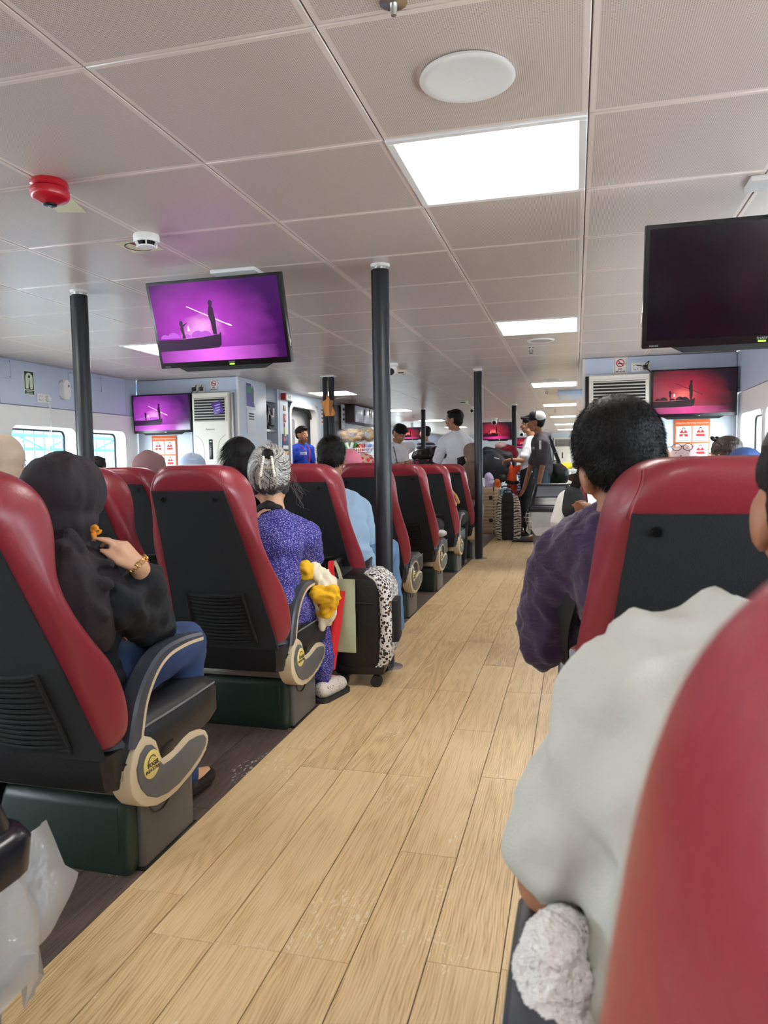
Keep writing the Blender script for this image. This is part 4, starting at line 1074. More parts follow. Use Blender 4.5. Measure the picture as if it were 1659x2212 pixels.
# yellow sleeve in the sixth row, brown patterned headscarf by the slim pole, small dark head
J = seated(-1.20, 6.85, s=.88); J['elr'] = W(974,1088,6.75); J['shr'] = W(962,1062,6.72); J['wrr'] = W(955,1110,7.0); J['head'] = Vector((-1.36,6.9,.93)); J['neck'] = Vector((-1.34,6.86,.80))
m_ysl = cloth('lemon_cotton', (222,214,110)); m_tanrim = cloth('tan_cotton', (180,140,92))
ys = person('person slumped in the sixth row with a yellow sleeve showing', J, m_skin1, hs=.9, s=.86, pitch=20, hair='short', shirt=m_ysl, sleeve=.55, trousers=m_trou, shoes=m_shoek, vox=.013, shirt_g=.022)
blob('sleeve_edge', chain((W(963,1048,6.74), .018), (W(984,1072,6.70), .02), (W(990,1085,6.70), .018)), .008, m_tanrim, ys)
m_brown = dotted('brown_dotted_voile', (128,104,92), (84,62,54), 120, .30)
J = seated(-1.20, 8.05, head=W(1018,985,8.15), s=.98); J['neck'] = W(1016,1010,8.12); J['shr'] = W(1028,1032,8.1); J['elr'] = W(1030,1075,8.2); J['shl'] = W(1003,1040,8.2)
bp_ = person('woman in a brown dotted long headscarf behind the slim black pole', J, m_skin3, hs=.95, s=.92, yaw=50, pitch=20, hair=None, shirt=m_brown, sleeve=.9, trousers=cloth('striped_skirt', (150,140,130)), shoes=m_shoek, vox=.014)
hijab(bp_, head_frame(J['head'], 50, 20, 0, .95), 1.0, J, m_brown, drape=[cap(W(1018,1020,8.0), .11, W(1026,1062,8.0), .10)], vox=.012, folds=(.012,10,2,(1,1,.4)))
hd_ = W(1000,1007,8.45); J = standing(hd_.x, 8.46, face=60, h=1.06); J['head'] = hd_
person('child with dark hair beside the woman in the brown headscarf', J, m_skin2, hs=.88, s=.64, yaw=60, hair='short', shirt=m_blackcl, trousers=m_trou, shoes=m_shoek, vox=.014)

# --- right block heads
scarf_person('person in a pale pink printed headscarf with glasses pushed up', .72, 5.10, (1474,1002), 5.16, dotted('printed_headscarf', (214,188,184), (150,84,90), 40, .2), hs=.92)
gl = MB(); g0 = W(1474,966,5.05)
for sg in (-1, 1): gl.tube([g0+Vector((sg*.034+.030*math.cos(q), 0, .022*math.sin(q))) for q in [i*.63 for i in range(11)]], .0022, 6)
gl.tube([g0+Vector((-.006,0,.004)), g0+Vector((.006,0,.004))], .002, 6); gl.tube([g0+Vector((-.064,0,.006)), g0+Vector((-.085,.09,.0))], .002, 6); gl.tube([g0+Vector((.064,0,.006)), g0+Vector((.085,.09,.0))], .002, 6)
tag(obj('eyeglasses', gl, m_black, loc=g0), 'thin glasses pushed up on the pale pink printed headscarf', 'glasses')
J = seated(1.19, 5.12, head=W(1565,985,5.2), s=.95)
lw = person('long-haired woman with sunglasses on her head, far right', J, m_skin3, hs=1.0, s=.92, yaw=55, pitch=4, hair='long', hairmat=M('dark_brown_hair', (52,38,32), .4, bump=(200,.5,(1,1,.2))), shirt=m_blackcl, trousers=m_trou, shoes=m_shoek, vox=.013)
Hs = head_frame(J['head'], 55, 4, 0, 1.0)
sg_ = MB(); 
for s_ in (-1, 1): sg_.ell(Hs @ Vector((s_*.034,.052,.118)), (.030,.012,.022), Euler((R(-40),0,R(55))), n=12, m=8)
sg_.tube([Hs @ Vector(v) for v in ((-.066,.045,.112),(-.085,-.02,.07))], .003, 6); sg_.tube([Hs @ Vector(v) for v in ((.066,.045,.112),(.085,-.02,.07))], .003, 6)
tag(obj('sunglasses', sg_, m_black, loc=Hs @ Vector((0,.05,.115))), 'black sunglasses on the head of the long-haired woman, far right', 'sunglasses')
J = seated(.90, 4.10, head=W(1608,1012,4.15), s=.9)
J = seated(1.19, 4.08, head=W(1608,1020,4.15), s=.88)
bc = person('person in a blue cap below the long-haired woman', J, m_skin1, hs=.92, s=.88, hair='short', shirt=m_navy, trousers=m_trou, shoes=m_shoek, vox=.014)
Hn = head_frame(J['head'], 0, 0, 0, .92); blob('cap', [ell(Hn @ Vector((0,-.01,.06)), (.086,.10,.076)), ell(Hn @ Vector((0,.105,.045)), (.06,.06,.012))], .007, cloth('blue_cap', (62,90,150)), bc)

# --- standing crew and passengers
m_blue = cloth('crew_blue', (26,62,176)); m_wsh = cloth('white_shirt', (226,226,232), bump=(300,.12)); m_dkg = cloth('dark_grey_polo', (74,70,76))
p0 = W(650,965,9.75)
J = standing(p0.x, 9.78, face=-118, h=1.56); 
cb = person('crewman in a royal blue shirt with a red lanyard standing at the doorway', J, m_skin2, hs=.98, s=.92, yaw=-108, hair='quiff', shirt=m_blue, sleeve=.36, trousers=m_trou, shoes=m_shoek, folds=(.008,10))
Pj = J['P']
for sg in (-1, 1): obj('lanyard', MB().tube(smoothline([Pj(sg*.06,.02,1.43), Pj(sg*.05,.115,1.36), Pj(sg*.01,.15,1.18)], 4), .006, 6), M('lanyard_red', (176,28,44), .6), cb)
obj('chest_patch', MB().box(Pj(.09,.142,1.30), (.10,.006,.035), .001, Euler((0,0,R(-118-14)))), M('patch_white', (224,224,228), .6), cb)
def facing(a): return Vector((math.cos(R(a)), math.sin(R(a)), 0))
text_mesh('CREW', .03, Pj(.09,.148,1.30), -facing(-132+180), (0,0,1), m_navy, cb)
J = standing(W(985,950,8.7).x, 8.75, face=38, h=1.64)
J['head'] = W(981,908,8.7); J['ell'] = W(940,1010,8.62); J['shl'] = W(958,955,8.68); J['shr'] = W(1012,955,8.85); J['wrl'] = W(945,1040,8.6); J['elr'] = W(1020,1010,8.9); J['neck'] = W(986,930,8.72)
ws = person('heavy crewman in a white shirt standing with his back turned, looking left', J, m_skin2, hs=1.02, s=1.0, yaw=78, hair='short', shirt=m_wsh, sleeve=.36, trousers=m_trou, shoes=m_shoek, folds=(.010,9), shirt_g=.016)
J = standing(W(868,950,9.1).x, 9.15, face=-120, h=1.55)
J['head'] = W(862,938,9.05); J['neck'] = W(858,962,9.1); J['ell'] = W(838,1000,9.1); J['wrl'] = W(870,1004,8.95); J['elr'] = W(884,998,9.2); J['wrr'] = W(872,1002,8.95)
wc_ = person('crewman in a white shirt and lanyard looking down at the counter', J, m_skin1, hs=1.0, s=.93, yaw=-118, pitch=38, hair='quiff', shirt=m_wsh, sleeve=.36, trousers=m_trou, shoes=m_shoek, folds=(.008,10))
obj('lanyard', MB().tube([W(850,965,8.92), W(855,985,8.88), W(858,1000,8.9)], .006, 6), m_black, wc_)
J = standing(W(919,950,13.5).x, 13.5, face=60, h=1.68); J['head'] = W(918,935,13.5)
person('man in a navy striped shirt standing behind the far left pole', J, m_skin2, hs=1.0, s=1.0, yaw=80, hair='short', shirt=striped('navy_stripe', (34,38,62), (190,194,206), 2, 14, .8), sleeve=.4, trousers=m_trou, shoes=m_shoek)
# grey polo and cap
J = standing(W(1172,1000,9.55).x, 9.6, face=82, h=1.70); P9 = J['P']
J['head'] = W(1158,913,9.55); J['neck'] = W(1166,937,9.58); J['wrl'] = W(1163,1048,9.35); J['ell'] = W(1172,1005,9.38); J['shl'] = W(1172,958,9.40); J['wrr'] = W(1133,1052,9.75); J['elr'] = W(1145,1012,9.8)
gp = person('man in a dark grey polo shirt and white mesh cap standing in the aisle', J, m_skin2, hs=1.02, s=1.0, yaw=84, hair='buzz', shirt=m_dkg, sleeve=.40, trousers=cloth('grey_jeans', (84,98,114)), shoes=m_shoeb, folds=(.010,9), shirt_g=.024)
Hc = head_frame(J['head'], 84, -4, 0, 1.02); m_cw = cloth('cap_white_mesh', (224,224,222)); m_cn = cloth('cap_navy', (30,30,42))
cp = thing('baseball_cap', 'dark-fronted cap with white mesh back on the grey polo man', 'cap', Hc @ Vector((0,0,.08)))
blob('crown_back', [ell(Hc @ Vector((0,-.034,.068)), (.088,.084,.082), Hc.to_3x3().normalized().to_4x4())], .006, m_cw, cp, 2)
blob('crown_front', [ell(Hc @ Vector((0,.026,.072)), (.084,.074,.080), Hc.to_3x3().normalized().to_4x4())], .006, m_cn, cp, 2)
blob('brim', [ell(Hc @ Vector((0,.135,.052)), (.068,.072,.012), Hc.to_3x3().normalized().to_4x4())], .006, m_cn, cp, 2)
text_mesh('1', .14, W(1167,962,9.325), (1,.1,0), (0,0,1), M('flock_white', (232,230,228), .8), gp, depth=.003, bold=.006)
obj('shirt_letters', MB().box(W(1153,968,9.42), (.05,.006,.03), .001, Euler((0,0,R(60)))), M('flock_white'), gp)
# white shirt, sunglasses on head, hand on trolley
J = standing(W(1142,1000,10.2).x, 10.2, face=80, h=1.66); J['head'] = W(1141,918,10.15); J['neck'] = W(1149,942,10.2); J['shl'] = W(1142,965,10.0); J['ell'] = W(1128,995,9.9); J['wrl'] = W(1103,993,9.85)
tm = person('man in a white shirt with sunglasses on his head holding a trolley handle', J, m_skin1, hs=1.0, s=.98, yaw=84, hair='short', shirt=m_wsh, sleeve=.36, trousers=m_trou, shoes=m_shoek, hands=dict(l=dict(d=(-1,0,-.1), n=(0,0,-1), curl=.7)))
obj('wristwatch', MB().tube([J['wrl']+Vector((.02,.034*math.cos(q),.034*math.sin(q))) for q in [i*.6283 for i in range(11)]], .010, 6), m_black, tm)
Ht = head_frame(J['head'], 84, 0, 0, 1.0)
sg_ = MB()
for s_ in (-1, 1): sg_.ell(Ht @ Vector((s_*.034,.085,.098)), (.016,.030,.022), n=12, m=8)
sg_.tube([Ht @ Vector(v) for v in ((-.066,.07,.095),(-.088,-.02,.06))], .004, 6); sg_.tube([Ht @ Vector(v) for v in ((.066,.07,.095),(.088,-.02,.06))], .004, 6)
tag(obj('sunglasses', sg_, M('mirror_lens', (90,96,112), .1, metal=.8), loc=Ht @ Vector((0,.08,.1))), 'dark sunglasses on the head of the white-shirted man at the trolley', 'sunglasses')
# ================================================================== fixtures
# --- padded poles
def pole(x, y, label, r=.043):
    t = thing('padded_pole', label, 'pole', (x, y, 0), 'padded black poles')
    obj('sleeve', MB().lathe([(r,.012),(r,ZC-.03),(r*.97,ZC-.026)], (x,y,0), 28), m_pole, t)
    obj('sleeve_seam', MB().box((x-r*.78, y-r*.62, ZC/2), (.012,.006,ZC-.06), .002), m_seamdark, t)
    obj('core', MB().cyl((x,y,.0), (x,y,ZC), r*.82, n=20), m_steel, t)
    obj('floor_flange', MB().lathe([(.085,0),(.085,.004),(.06,.010),(.045,.012)], (x,y,0), 28), m_steel, t)
    obj('ceiling_collar', MB().lathe([(r+.002,ZC-.012),(r+.006,ZC-.006),(r+.006,ZC)], (x,y,0), 24), m_white, t)
pole(-.935, 3.545, 'padded black pole nearest the viewer, beside the aisle')
pole(-1.0, 7.777, 'slim looking padded black pole beside the last aisle seat')
pole(-2.66, 3.54, 'padded black pole at left in front of the windows')
pole(-1.02, 12.79, 'small far padded black pole between the two red televisions')
pole(-2.67, 13.02, 'small far padded black pole in front of the man in stripes')
def twin(x, y):
    t = thing('double_pole', 'pair of black poles with an orange paddle hung in front', 'pole', (x, y, 0))
    for d in (-.036, .036): obj('sleeve', MB().lathe([(.032,.0),(.032,ZC-.03),(.02,ZC-.01)], (x+d,y,0), 18), m_pole, t)
    obj('cord', MB().cyl((x,y-.034,ZC-.05), (x,y-.034,1.80), .003, n=6), M('cord_tan', (190,170,120), .7), t)
    obj('ceiling_plate', MB().box((x,y,ZC-.006), (.16,.1,.012), .003), m_white, t)
twin(-2.665, 7.76)
pd = thing('paddle', 'orange wooden paddle blade hanging from the double pole', 'paddle', (-2.61,7.68,1.57))
ol = [tuple((W(px,py,7.69)-Vector((-2.61,7.69,1.57))).xz) for px, py in ((709,853),(713,864),(716,872),(725,893),(722,898),(703,899),(695,868),(702,866),(706,863),(706,853))]
obj('blade', MB().prism(ol, (-2.61,7.69,1.57), (1,0,0), (0,0,1), .016, .003), M('orange_wood', (206,132,36), .5, var=(12,(180,104,24),(3,1,.4)), bump=(30,.1)), pd)
obj('grain_mark', MB().prism([(0,0),(.05,-.005),(.02,-.17),(0,-.165)], (-2.63,7.673,1.745), (1,0,0), (0,0,1), .001), M('dark_wood_mark', (136,80,20), .6), pd)

# --- televisions
def tv_gradient(name, core, mid, dark, floor_c, strength):
    m, nt, bs = nodes(name, rgb=(5,5,6), rough=.12)
    tc = nn(nt, 'ShaderNodeTexCoord'); sp = nn(nt, 'ShaderNodeSeparateXYZ', {0: tc.outputs['UV']})
    u, v = sp.outputs[0], sp.outputs[1]
    dx = math_(nt, 'MULTIPLY', math_(nt, 'SUBTRACT', u, .36), 1.25); dy = math_(nt, 'SUBTRACT', v, .42)
    d = math_(nt, 'SQRT', math_(nt, 'ADD', math_(nt, 'MULTIPLY', dx, dx), math_(nt, 'MULTIPLY', dy, dy)))
    n = nn(nt, 'ShaderNodeTexNoise', {'Vector': tc.outputs['UV'], 'Scale': 5.0, 'Detail': 5})
    d2 = math_(nt, 'ADD', d, math_(nt, 'MULTIPLY', math_(nt, 'SUBTRACT', n.outputs[0], .5), .30))
    sky = ramp(nt, d2, [(.02, core), (.22, mid), (.75, dark)])
    wx = math_(nt, 'MULTIPLY', math_(nt, 'ABSOLUTE', math_(nt, 'SUBTRACT', u, .42)), 1.5)
    wat = ramp(nt, math_(nt, 'ADD', wx, math_(nt, 'MULTIPLY', math_(nt, 'SUBTRACT', n.outputs[0], .5), .3)), [(.05, floor_c), (.8, dark)])
    c = nn(nt, 'ShaderNodeMix', {0: math_(nt, 'LESS_THAN', v, .17), 6: sky, 7: wat}, data_type='RGBA')
    nt.links.new(c.outputs[2], bs.inputs['Emission Color']); bs.inputs['Emission Strength'].default_value = strength
    return m
m_tvp = tv_gradient('screen_purple', (255,170,240), (176,60,190), (62,14,84), (240,110,250), .55)
m_tvr = tv_gradient('screen_red', (255,120,110), (170,34,60), (24,6,20), (236,60,150), .50)
m_tvoff = M('screen_off', (6,7,16), .16, spec=.5)
m_boatp = M('screen_boat_purple', (20,4,26), .3, emit=((46,8,54), .5)); m_boatr = M('screen_boat_red', (16,3,8), .3, emit=((28,6,16), .5))
m_lite = M('screen_light', (255,210,230), .3, emit=((255,200,225), .6)); m_mound = M('screen_mound', (150,60,170), .3, emit=((170,80,190), .4)); m_led = M('green_led', (120,255,40), .3, emit=((140,255,50), 2.0))
m_tvtxt = M('tv_lettering', (150,150,154), .4)
def television(label, c, w, tilt=0, rz=0, screen=None, boat=None, mount=None):
    """c = centre of the screen face; tilt = degrees leaning the top towards the viewer"""
    h = w*.592; rot = (Matrix.Translation(c) @ Matrix.Rotation(R(rz), 4, 'Z') @ Matrix.Rotation(R(tilt), 4, 'X'))
    t = thing('television', label, 'television', c, 'cabin televisions')
    P = lambda x, y, z: rot @ Vector((x, y, z)); r4 = rot.to_3x3().to_4x4()
    b = obj('bezel', MB().box(P(0,.022,0), (w,.042,h), .004, r4), m_black, t)
    sw, sh = w*.955, h*.90
    bm = bmesh.new(); uv = bm.loops.layers.uv.new('UVMap'); zc = h*.018
    vv = [bm.verts.new(P(x*sw/2, -.0008, zc+z*sh/2)) for x, z in ((-1,-1),(1,-1),(1,1),(-1,1))]; f = bm.faces.new(vv)
    for l, q in zip(f.loops, ((0,0),(1,0),(1,1),(0,1))): l[uv].uv = q
    s = obj('screen', bm, screen or m_tvoff, t, fixn=False)
    if boat:
        def shape(name, pts, mat, y=-.0016):
            q = [((u-.5)*sw, zc+(v-.5)*sh) for u, v in pts]
            o = obj(name, MB().poly([P(x, y, z) for x, z in q], [tuple(range(len(q)))]), mat, s, fixn=False); return o
        for cx, rr_ in ((.06,.035),(.13,.05),(.24,.03),(.33,.055),(.39,.05)):
            shape('mound', [(cx+rr_*math.cos(a), .315+rr_*1.5*math.sin(a)) for a in [i*math.pi/10 for i in range(11)]], m_mound if boat is m_boatp else boat, -.0012)
        shape('boat_hull', [(.0,.30),(.18,.295),(.36,.31),(.50,.335),(.505,.355),(.515,.36),(.512,.30),(.505,.20),(.48,.165),(.3,.155),(0,.15)], boat)
        shape('boatman', [(.455,.335),(.448,.42),(.447,.50),(.437,.56),(.436,.62),(.447,.68),(.452,.70),(.448,.735),(.457,.765),(.472,.77),(.483,.745),(.478,.705),(.472,.69),(.482,.66),(.482,.60),(.487,.54),(.486,.45),(.481,.335)], boat, -.002)
        shape('pole_oar', [(.272,.705),(.275,.712),(.56,.475),(.60,.45),(.612,.428),(.59,.435),(.555,.465)], m_lite if boat is m_boatp else boat, -.0018)
        shape('child', [(.20,.305),(.207,.36),(.195,.42),(.202,.46),(.192,.49),(.20,.53),(.218,.53),(.224,.50),(.217,.48),(.25,.50),(.256,.515),(.258,.505),(.222,.455),(.222,.40),(.228,.305)], boat, -.002)
        shape('lantern', [(.252,.40),(.27,.40),(.268,.445),(.261,.47),(.254,.445)], m_lite, -.002)
    # speaker bar, lamp, lettering
    obj('speaker_bar', MB().prism([(-w*.36,0),(w*.36,0),(w*.30,-h*.052),(-w*.30,-h*.052)], P(0,.004,-h*.498), r4.to_3x3() @ Vector((1,0,0)), r4.to_3x3() @ Vector((0,0,1)), -.03), m_blackm, t)
    e = obj('power_lamp', MB().box(P(w*.06,-.002,-h*.482), (w*.035,.004,h*.012), .001, r4), m_led if mount else m_steel, t)
    ux, vz = r4.to_3x3() @ Vector((1,0,0)), r4.to_3x3() @ Vector((0,0,1))
    if w < .86 and c.y < 5:
        text_mesh('SHARP', .0125, P(w*.06,-.0012,-h*.458), ux, vz, m_tvtxt, t); text_mesh('AQUOS', .0095, P(-w*.465,-.0012,-h*.478), ux, vz, m_tvtxt, t, align='LEFT')
        for sg in (-1, 1): obj('side_button', MB().box(P(sg*w*.501,.02,-h*.26), (.003,.012,h*.12), .001, r4), m_steel, t)
    if mount == 'ceiling':
        obj('mount_arm', MB().box(P(.10,.08,h*.30), (.12,.08,.06), .004, r4), m_white, t)
        obj('mount_plate', MB().box((c.x+.10, c.y+.03, ZC-.010), (.24,.12,.02), .004), m_white, t)
        obj('mount_tube', MB().cyl((c.x+.10, c.y+.05, ZC-.015), P(.10,.09,h*.30), .02), m_white, t)
    else: obj('wall_bracket', MB().box(P(0,.06,0), (w*.4,.05,h*.5), .004, r4), m_blackm, t)
    return t
cA = (W(316,617,3.33)+W(606,588,3.33)+W(626,778,3.47)+W(346,795,3.47))/4
television('near left television hung from the ceiling, its screen glowing purple with a boat scene', cA, .735, 17, 0, m_tvp, m_boatp, 'ceiling')
cB = W(1390,620,2.87)+Vector((.368,0,.0)); cB.z -= .008
television('near right television hung from the ceiling with its dark screen switched off', cB, .735, 17, 0, m_tvoff, None, 'ceiling')
cC = (W(285,853,7.28)+W(413,935,7.28))/2
television('small television on the left partition with a purple boat scene', cC, .725, 4, 0, m_tvp, m_boatp)
cD = (W(1408,801,7.25)+W(1592,896,7.25))/2
television('television on the right partition with a red boat scene', cD, .74, 4, 0, m_tvr, m_boatr)
def far_tv(label, px0, py0, px1, py1, Y):
    a, b = W(px0, py0, Y), W(px1, py1, Y); t = television(label, (a+b)/2, abs(b.x-a.x), 4, 0, m_tvr, m_boatr, 'far'); x = (a.x+b.x)/2
    obj('hanger', MB().cyl((x, Y+.12, (a.z+b.z)/2), (x, Y+.12, ZC), .03), m_white, t)
far_tv('far red television behind the crewman at the counter', 866, 917, 910, 956, 17.6)
far_tv('far red television right of the slim black pole', 1042, 911, 1108, 952, 17.4)
far_tv('far red television just behind the trolley man', 1114, 934, 1153, 979, 23.0)
far_tv('far red television just left of the right partition corner', 1239, 904, 1275, 944, 17.4)

# --- air conditioners
def air_con(label, x0, x1, Y, ztop, zbot, group=None):
    w = x1-x0; cx = (x0+x1)/2; t = thing('air_conditioner', label, 'air conditioner', (cx, Y, 0), group)
    obj('cabinet', MB().box((cx, Y+.06, (ztop+0)/2), (w, .12, ztop), .012), M('ac_cream', (232,228,216), .4), t)
    gw_, gh = w*.88, .27; zc = ztop-.05-gh/2
    obj('grille_recess', MB().box((cx, Y-.001, zc), (gw_, .012, gh), .002), m_blackm, t)
    fr = MB()
    for sx, sz, a, b in ((0,gh/2,gw_+.03,.012),(0,-gh/2,gw_+.03,.012),(-gw_/2,0,.012,gh),(gw_/2,0,.012,gh)): fr.box((cx+sx, Y-.006, zc+sz), (a,.016,b), .003, seg=1)
    obj('grille_frame', fr, M('ac_cream'), t)
    n = 9
    for i in range(n): obj('louvre', MB().box((cx, Y-.010, zc-gh/2+gh*(i+.5)/n), (gw_-.012, .022, .0075), .002, Euler((R(24),0,0))), M('louvre_grey', (206,202,194), .4), t)
    z2 = ztop-.62
    obj('display', MB().box((cx, Y-.002, z2), (.045,.006,.22), .004), m_black, t)
    for i in range(7): obj('key', MB().box((cx, Y-.006, z2+.05-i*.02), (.02,.003,.008), .001), M('key_grey', (120,120,124), .5), t)
    obj('display_mark', MB().box((cx, Y-.006, z2+.085), (.022,.002,.014), .001), M('lcd_white', (220,230,236), .4), t)
    for sg in (-1, 1): obj('moulding_line', MB().tube(smoothline([(cx+sg*w*.42, Y-.001, ztop-.46), (cx+sg*w*.22, Y-.001, ztop-.55), (cx+sg*w*.17, Y-.001, ztop-.80)], 5), .0022, 5), M('line_grey', (176,172,164), .5), t)
    for sg in (-1, 1): obj('side_gap', MB().box((cx+sg*(w/2+.018), Y+.07, ztop/2), (.03,.05,ztop), .003), m_blackm if sg < 0 else m_alu, t)
    return t, cx, z2
t, cx, z2 = air_con('tall cream air conditioner on the left partition with a purple pouch on its grille', -4.095, -3.66, 7.285, 1.84, 0)
text_mesh('Panasonic', .028, (cx, 7.2845, 1.44), (1,0,0), (0,0,1), M('ac_lettering', (90,96,110), .5), t)
air_con('tall cream air conditioner on the right partition above the man in purple', .125, .672, 7.265, 1.84, 0)
air_con('small looking far air conditioner behind the capped man at the end wall', W(1196,950,26.6).x, W(1234,950,26.6).x, 26.6, 1.84, 0)
po = W(470,881,7.25); pch = thing('pouch', 'small purple plastic pouch stuck in the louvres of the left air conditioner', 'pouch', po)
obj('pouch_body', MB().box(po, (.115,.016,.135), .006, Euler((0,R(-14),0))), M('purple_film', (78,40,140), .3, bump=(40,.4)), pch)
for i in range(3): obj('print_line', MB().box(po+Vector((.004*i,-.009,.03-.028*i)), (.07-.012*i,.001,.010), 0, Euler((0,R(-14),0))), M('lilac_ink', (190,176,226), .5), pch)

# --- sockets, cables, signs
def socket_pair(label, a, b, u, n, plugs):
    """a: lower left corner point, plate size .08; u along the wall, n out of the wall"""
    u, n = Vector(u), Vector(n); t = thing('power_socket', label, 'socket', a)
    for k in range(2):
        c = a+u*(.043+.086*k)+n*.005
        rot = frame_from(u, (0,0,1))
        pl_ = obj('plate', MB().box(c, (.084,.010,.084), .003, rot), m_whitep, t)
        for dx, dz in ((-.018,.016),(.0,.02),(.018,.016),(-.016,-.016),(.016,-.016),(0,-.022)): obj('hole', MB().box(c+u*dx+n*.0052+Vector((0,0,dz)), (.005,.001,.010), 0, rot), m_ink, pl_)
        if plugs[k]: obj('plug', MB().box(c+n*.022-Vector((0,0,.004)), (.042,.036,.042), .008, rot), M('plug_white', (228,226,220), .4) if plugs[k] == 1 else m_black, t)
    return t
def cable(label, pts, mat, r=.003):
    return tag(obj('cable', MB().tube(smoothline(pts, 8), r, 6), mat, loc=pts[0]), label, 'cable')
XL = -4.866
s0 = WX(79,859,XL); socket_pair('white double socket with a plug on the left wall above the window', s0, 0, (0,1,0), (1,0,0), (0,1))
q = WX(100,858,XL)
for k in range(2): cable(['left white charger cable looping down from the wall socket over the window', 'right white charger cable hanging straighter from the same wall socket over the window'][k], [q+Vector((.02,.004*k,0)), q+Vector((.02,.01+.02*k,-.12)), q+Vector((.012,.02+.02*k,-.30)), q+Vector((.012,-.03+.03*k,-.45)), q+Vector((.014,-.035+.02*k,-.62))], m_whitep, .003)
def sign(label, cat, c, u, n, w, h, rgb):
    u, n = Vector(u), Vector(n); t = thing('sign', label, cat, c); t.name = 'wall_sign'
    obj('sign_plate', MB().box(c+n*.002, (w,.004,h), .001, frame_from(u, (0,0,1))), M('sign_%d_%d_%d' % rgb, rgb, .45), t); return t
def flat(name, outline, c, u, n, mat, parent, d=.0045, th=.0006):
    u, n = Vector(u), Vector(n); return obj(name, MB().prism(outline, Vector(c)+n*d, u, (0,0,1), -th if u.cross(Vector((0,0,1))).dot(n) < 0 else th), mat, parent)
u_, n_ = (0,1,0), (1,0,0); c = WX(62,827,XL)
m_sgreen = M('sign_green', (14,58,46), .5); m_glow = M('sign_pale', (220,226,206), .5)
t = sign('green and pale life jacket sign on the left wall', 'sign', c, u_, n_, .135, .225, (220,226,206))
flat('green_field', [(-.058,-.062),(.058,-.062),(.058,.102),(-.058,.102)], c, u_, n_, m_sgreen, t)
flat('green_strip', [(-.058,-.105),(.058,-.105),(.058,-.070),(-.058,-.070)], c, u_, n_, m_sgreen, t)
arc_o = [(.046*math.cos(a), .045+.046*math.sin(a)) for a in [math.pi*i/12 for i in range(13)]]
flat('jacket_symbol', [(.046,.045)]+arc_o+[(-.046,-.045),(-.038,-.055),(-.016,-.055),(-.008,-.045),(-.004,.03),(.004,.03),(.008,-.045),(.016,-.055),(.038,-.055),(.046,-.045)], c, u_, n_, m_glow, t, .0054)
flat('head_symbol', [(.013*math.cos(a), .056+.013*math.sin(a)) for a in [i*.524 for i in range(12)]], c, u_, n_, m_sgreen, t, .0064)
text_mesh('Lifejackets', .019, c+Vector((.0056,0,-.080)), u_, (0,0,1), m_glow, t); text_mesh('under seats', .019, c+Vector((.0056,0,-.097)), u_, (0,0,1), m_glow, t)
# air freshener and the two screwed access covers
c = WX(135,842,XL); t = thing('air_freshener', 'white air freshener dispenser on the left wall', 'dispenser', c)
obj('housing', MB().prism(rrect(.10,.185,.03,5), c+Vector((.001,0,0)), (0,1,0), (0,0,1), .055, .012), m_whitep, t); obj('lens', MB().ell(c+Vector((.056,.022,.035)), (.004,.007,.014)), m_ink, t)
for lab, yy, zz in (('screwed white access cover at the left edge of the left wall', 5.23, 1.925), ('screwed white access cover behind the left pole', 6.52, 1.915)):
    t = thing('access_cover', lab, 'cover', (XL, yy, zz)); f = MB()
    for sy, sz, a, b in ((0,.075,.54,.018),(0,-.075,.54,.018),(-.26,0,.018,.15),(.26,0,.018,.15)): f.box((XL+.002, yy+sy, zz+sz), (.010,a,b), .002, seg=1)
    obj('frame', f, m_upper, t); obj('cover_panel', MB().box((XL-.002, yy, zz), (.010,.50,.13), .002), m_upper, t)
    for sy in (-.24, .24):
        for sz in (-.07, .07): obj('screw', MB().ell((XL+.008, yy+sy, zz+sz), (.002,.005,.005), n=8, m=6), m_ink, t)
def no_smoking(label, c, s=1.0):
    t = sign(label, 'sign', c, (1,0,0), (0,-1,0), .125*s, .165*s, (234,232,228)); n = 24; u = (1,0,0); nv = (0,-1,0)
    b = MB(); 
    P = lambda x, z: Vector(c)+Vector((x*s, -.0048, z*s))
    fr = [(-.054,-.074),(.054,-.074),(.054,.074),(-.054,.074),(-.054,-.074)]
    obj('border', MB().tube([P(*p) for p in fr], .0016*s, 4), m_ink, t)
    obj('red_ring', MB().tube([P(.034*math.cos(2*math.pi*i/n), .024+.034*math.sin(2*math.pi*i/n)) for i in range(n+1)], .0042*s, 6), m_redink, t)
    obj('red_bar', MB().tube([P(-.024,.048), P(.024,0)], .0042*s, 6), m_redink, t)
    obj('cigarette', MB().box(P(0,.020), (.044*s,.002,.009*s), 0), m_ink, t)
    text_mesh('NO', .022*s, P(0,-.034), u, (0,0,1), m_ink, t, bold=.0006); text_mesh('SMOKING', .020*s, P(0,-.057), u, (0,0,1), m_ink, t, bold=.0006)
no_smoking('no smoking sign on the left partition beside the sockets', W(462,832,7.388), .82)
no_smoking('no smoking sign on the right partition beside the sockets', W(1340,790,7.368), 1.0)
a = W(414,841,7.385); socket_pair('white double socket above the left air conditioner', a, 0, (1,0,0), (0,-1,0), (2,2))
cable('black television cable from the left partition socket', [W(424,832,7.36), W(418,843,7.33), W(413,850,7.34), W(412,862,7.36)], m_black, .005)
cable('grey television cable from the left partition socket', [W(436,832,7.36), W(430,842,7.31), W(418,855,7.33), W(412,868,7.36)], M('grey_cable', (120,120,120), .5), .005)
a = W(1363,794,7.366); socket_pair('white double socket above the right air conditioner', a, 0, (1,0,0), (0,-1,0), (0,2))
cable('black television cable from the right partition socket', [W(1376,789,7.35), W(1388,791,7.31), W(1400,799,7.29), W(1409,807,7.32)], m_black, .005)
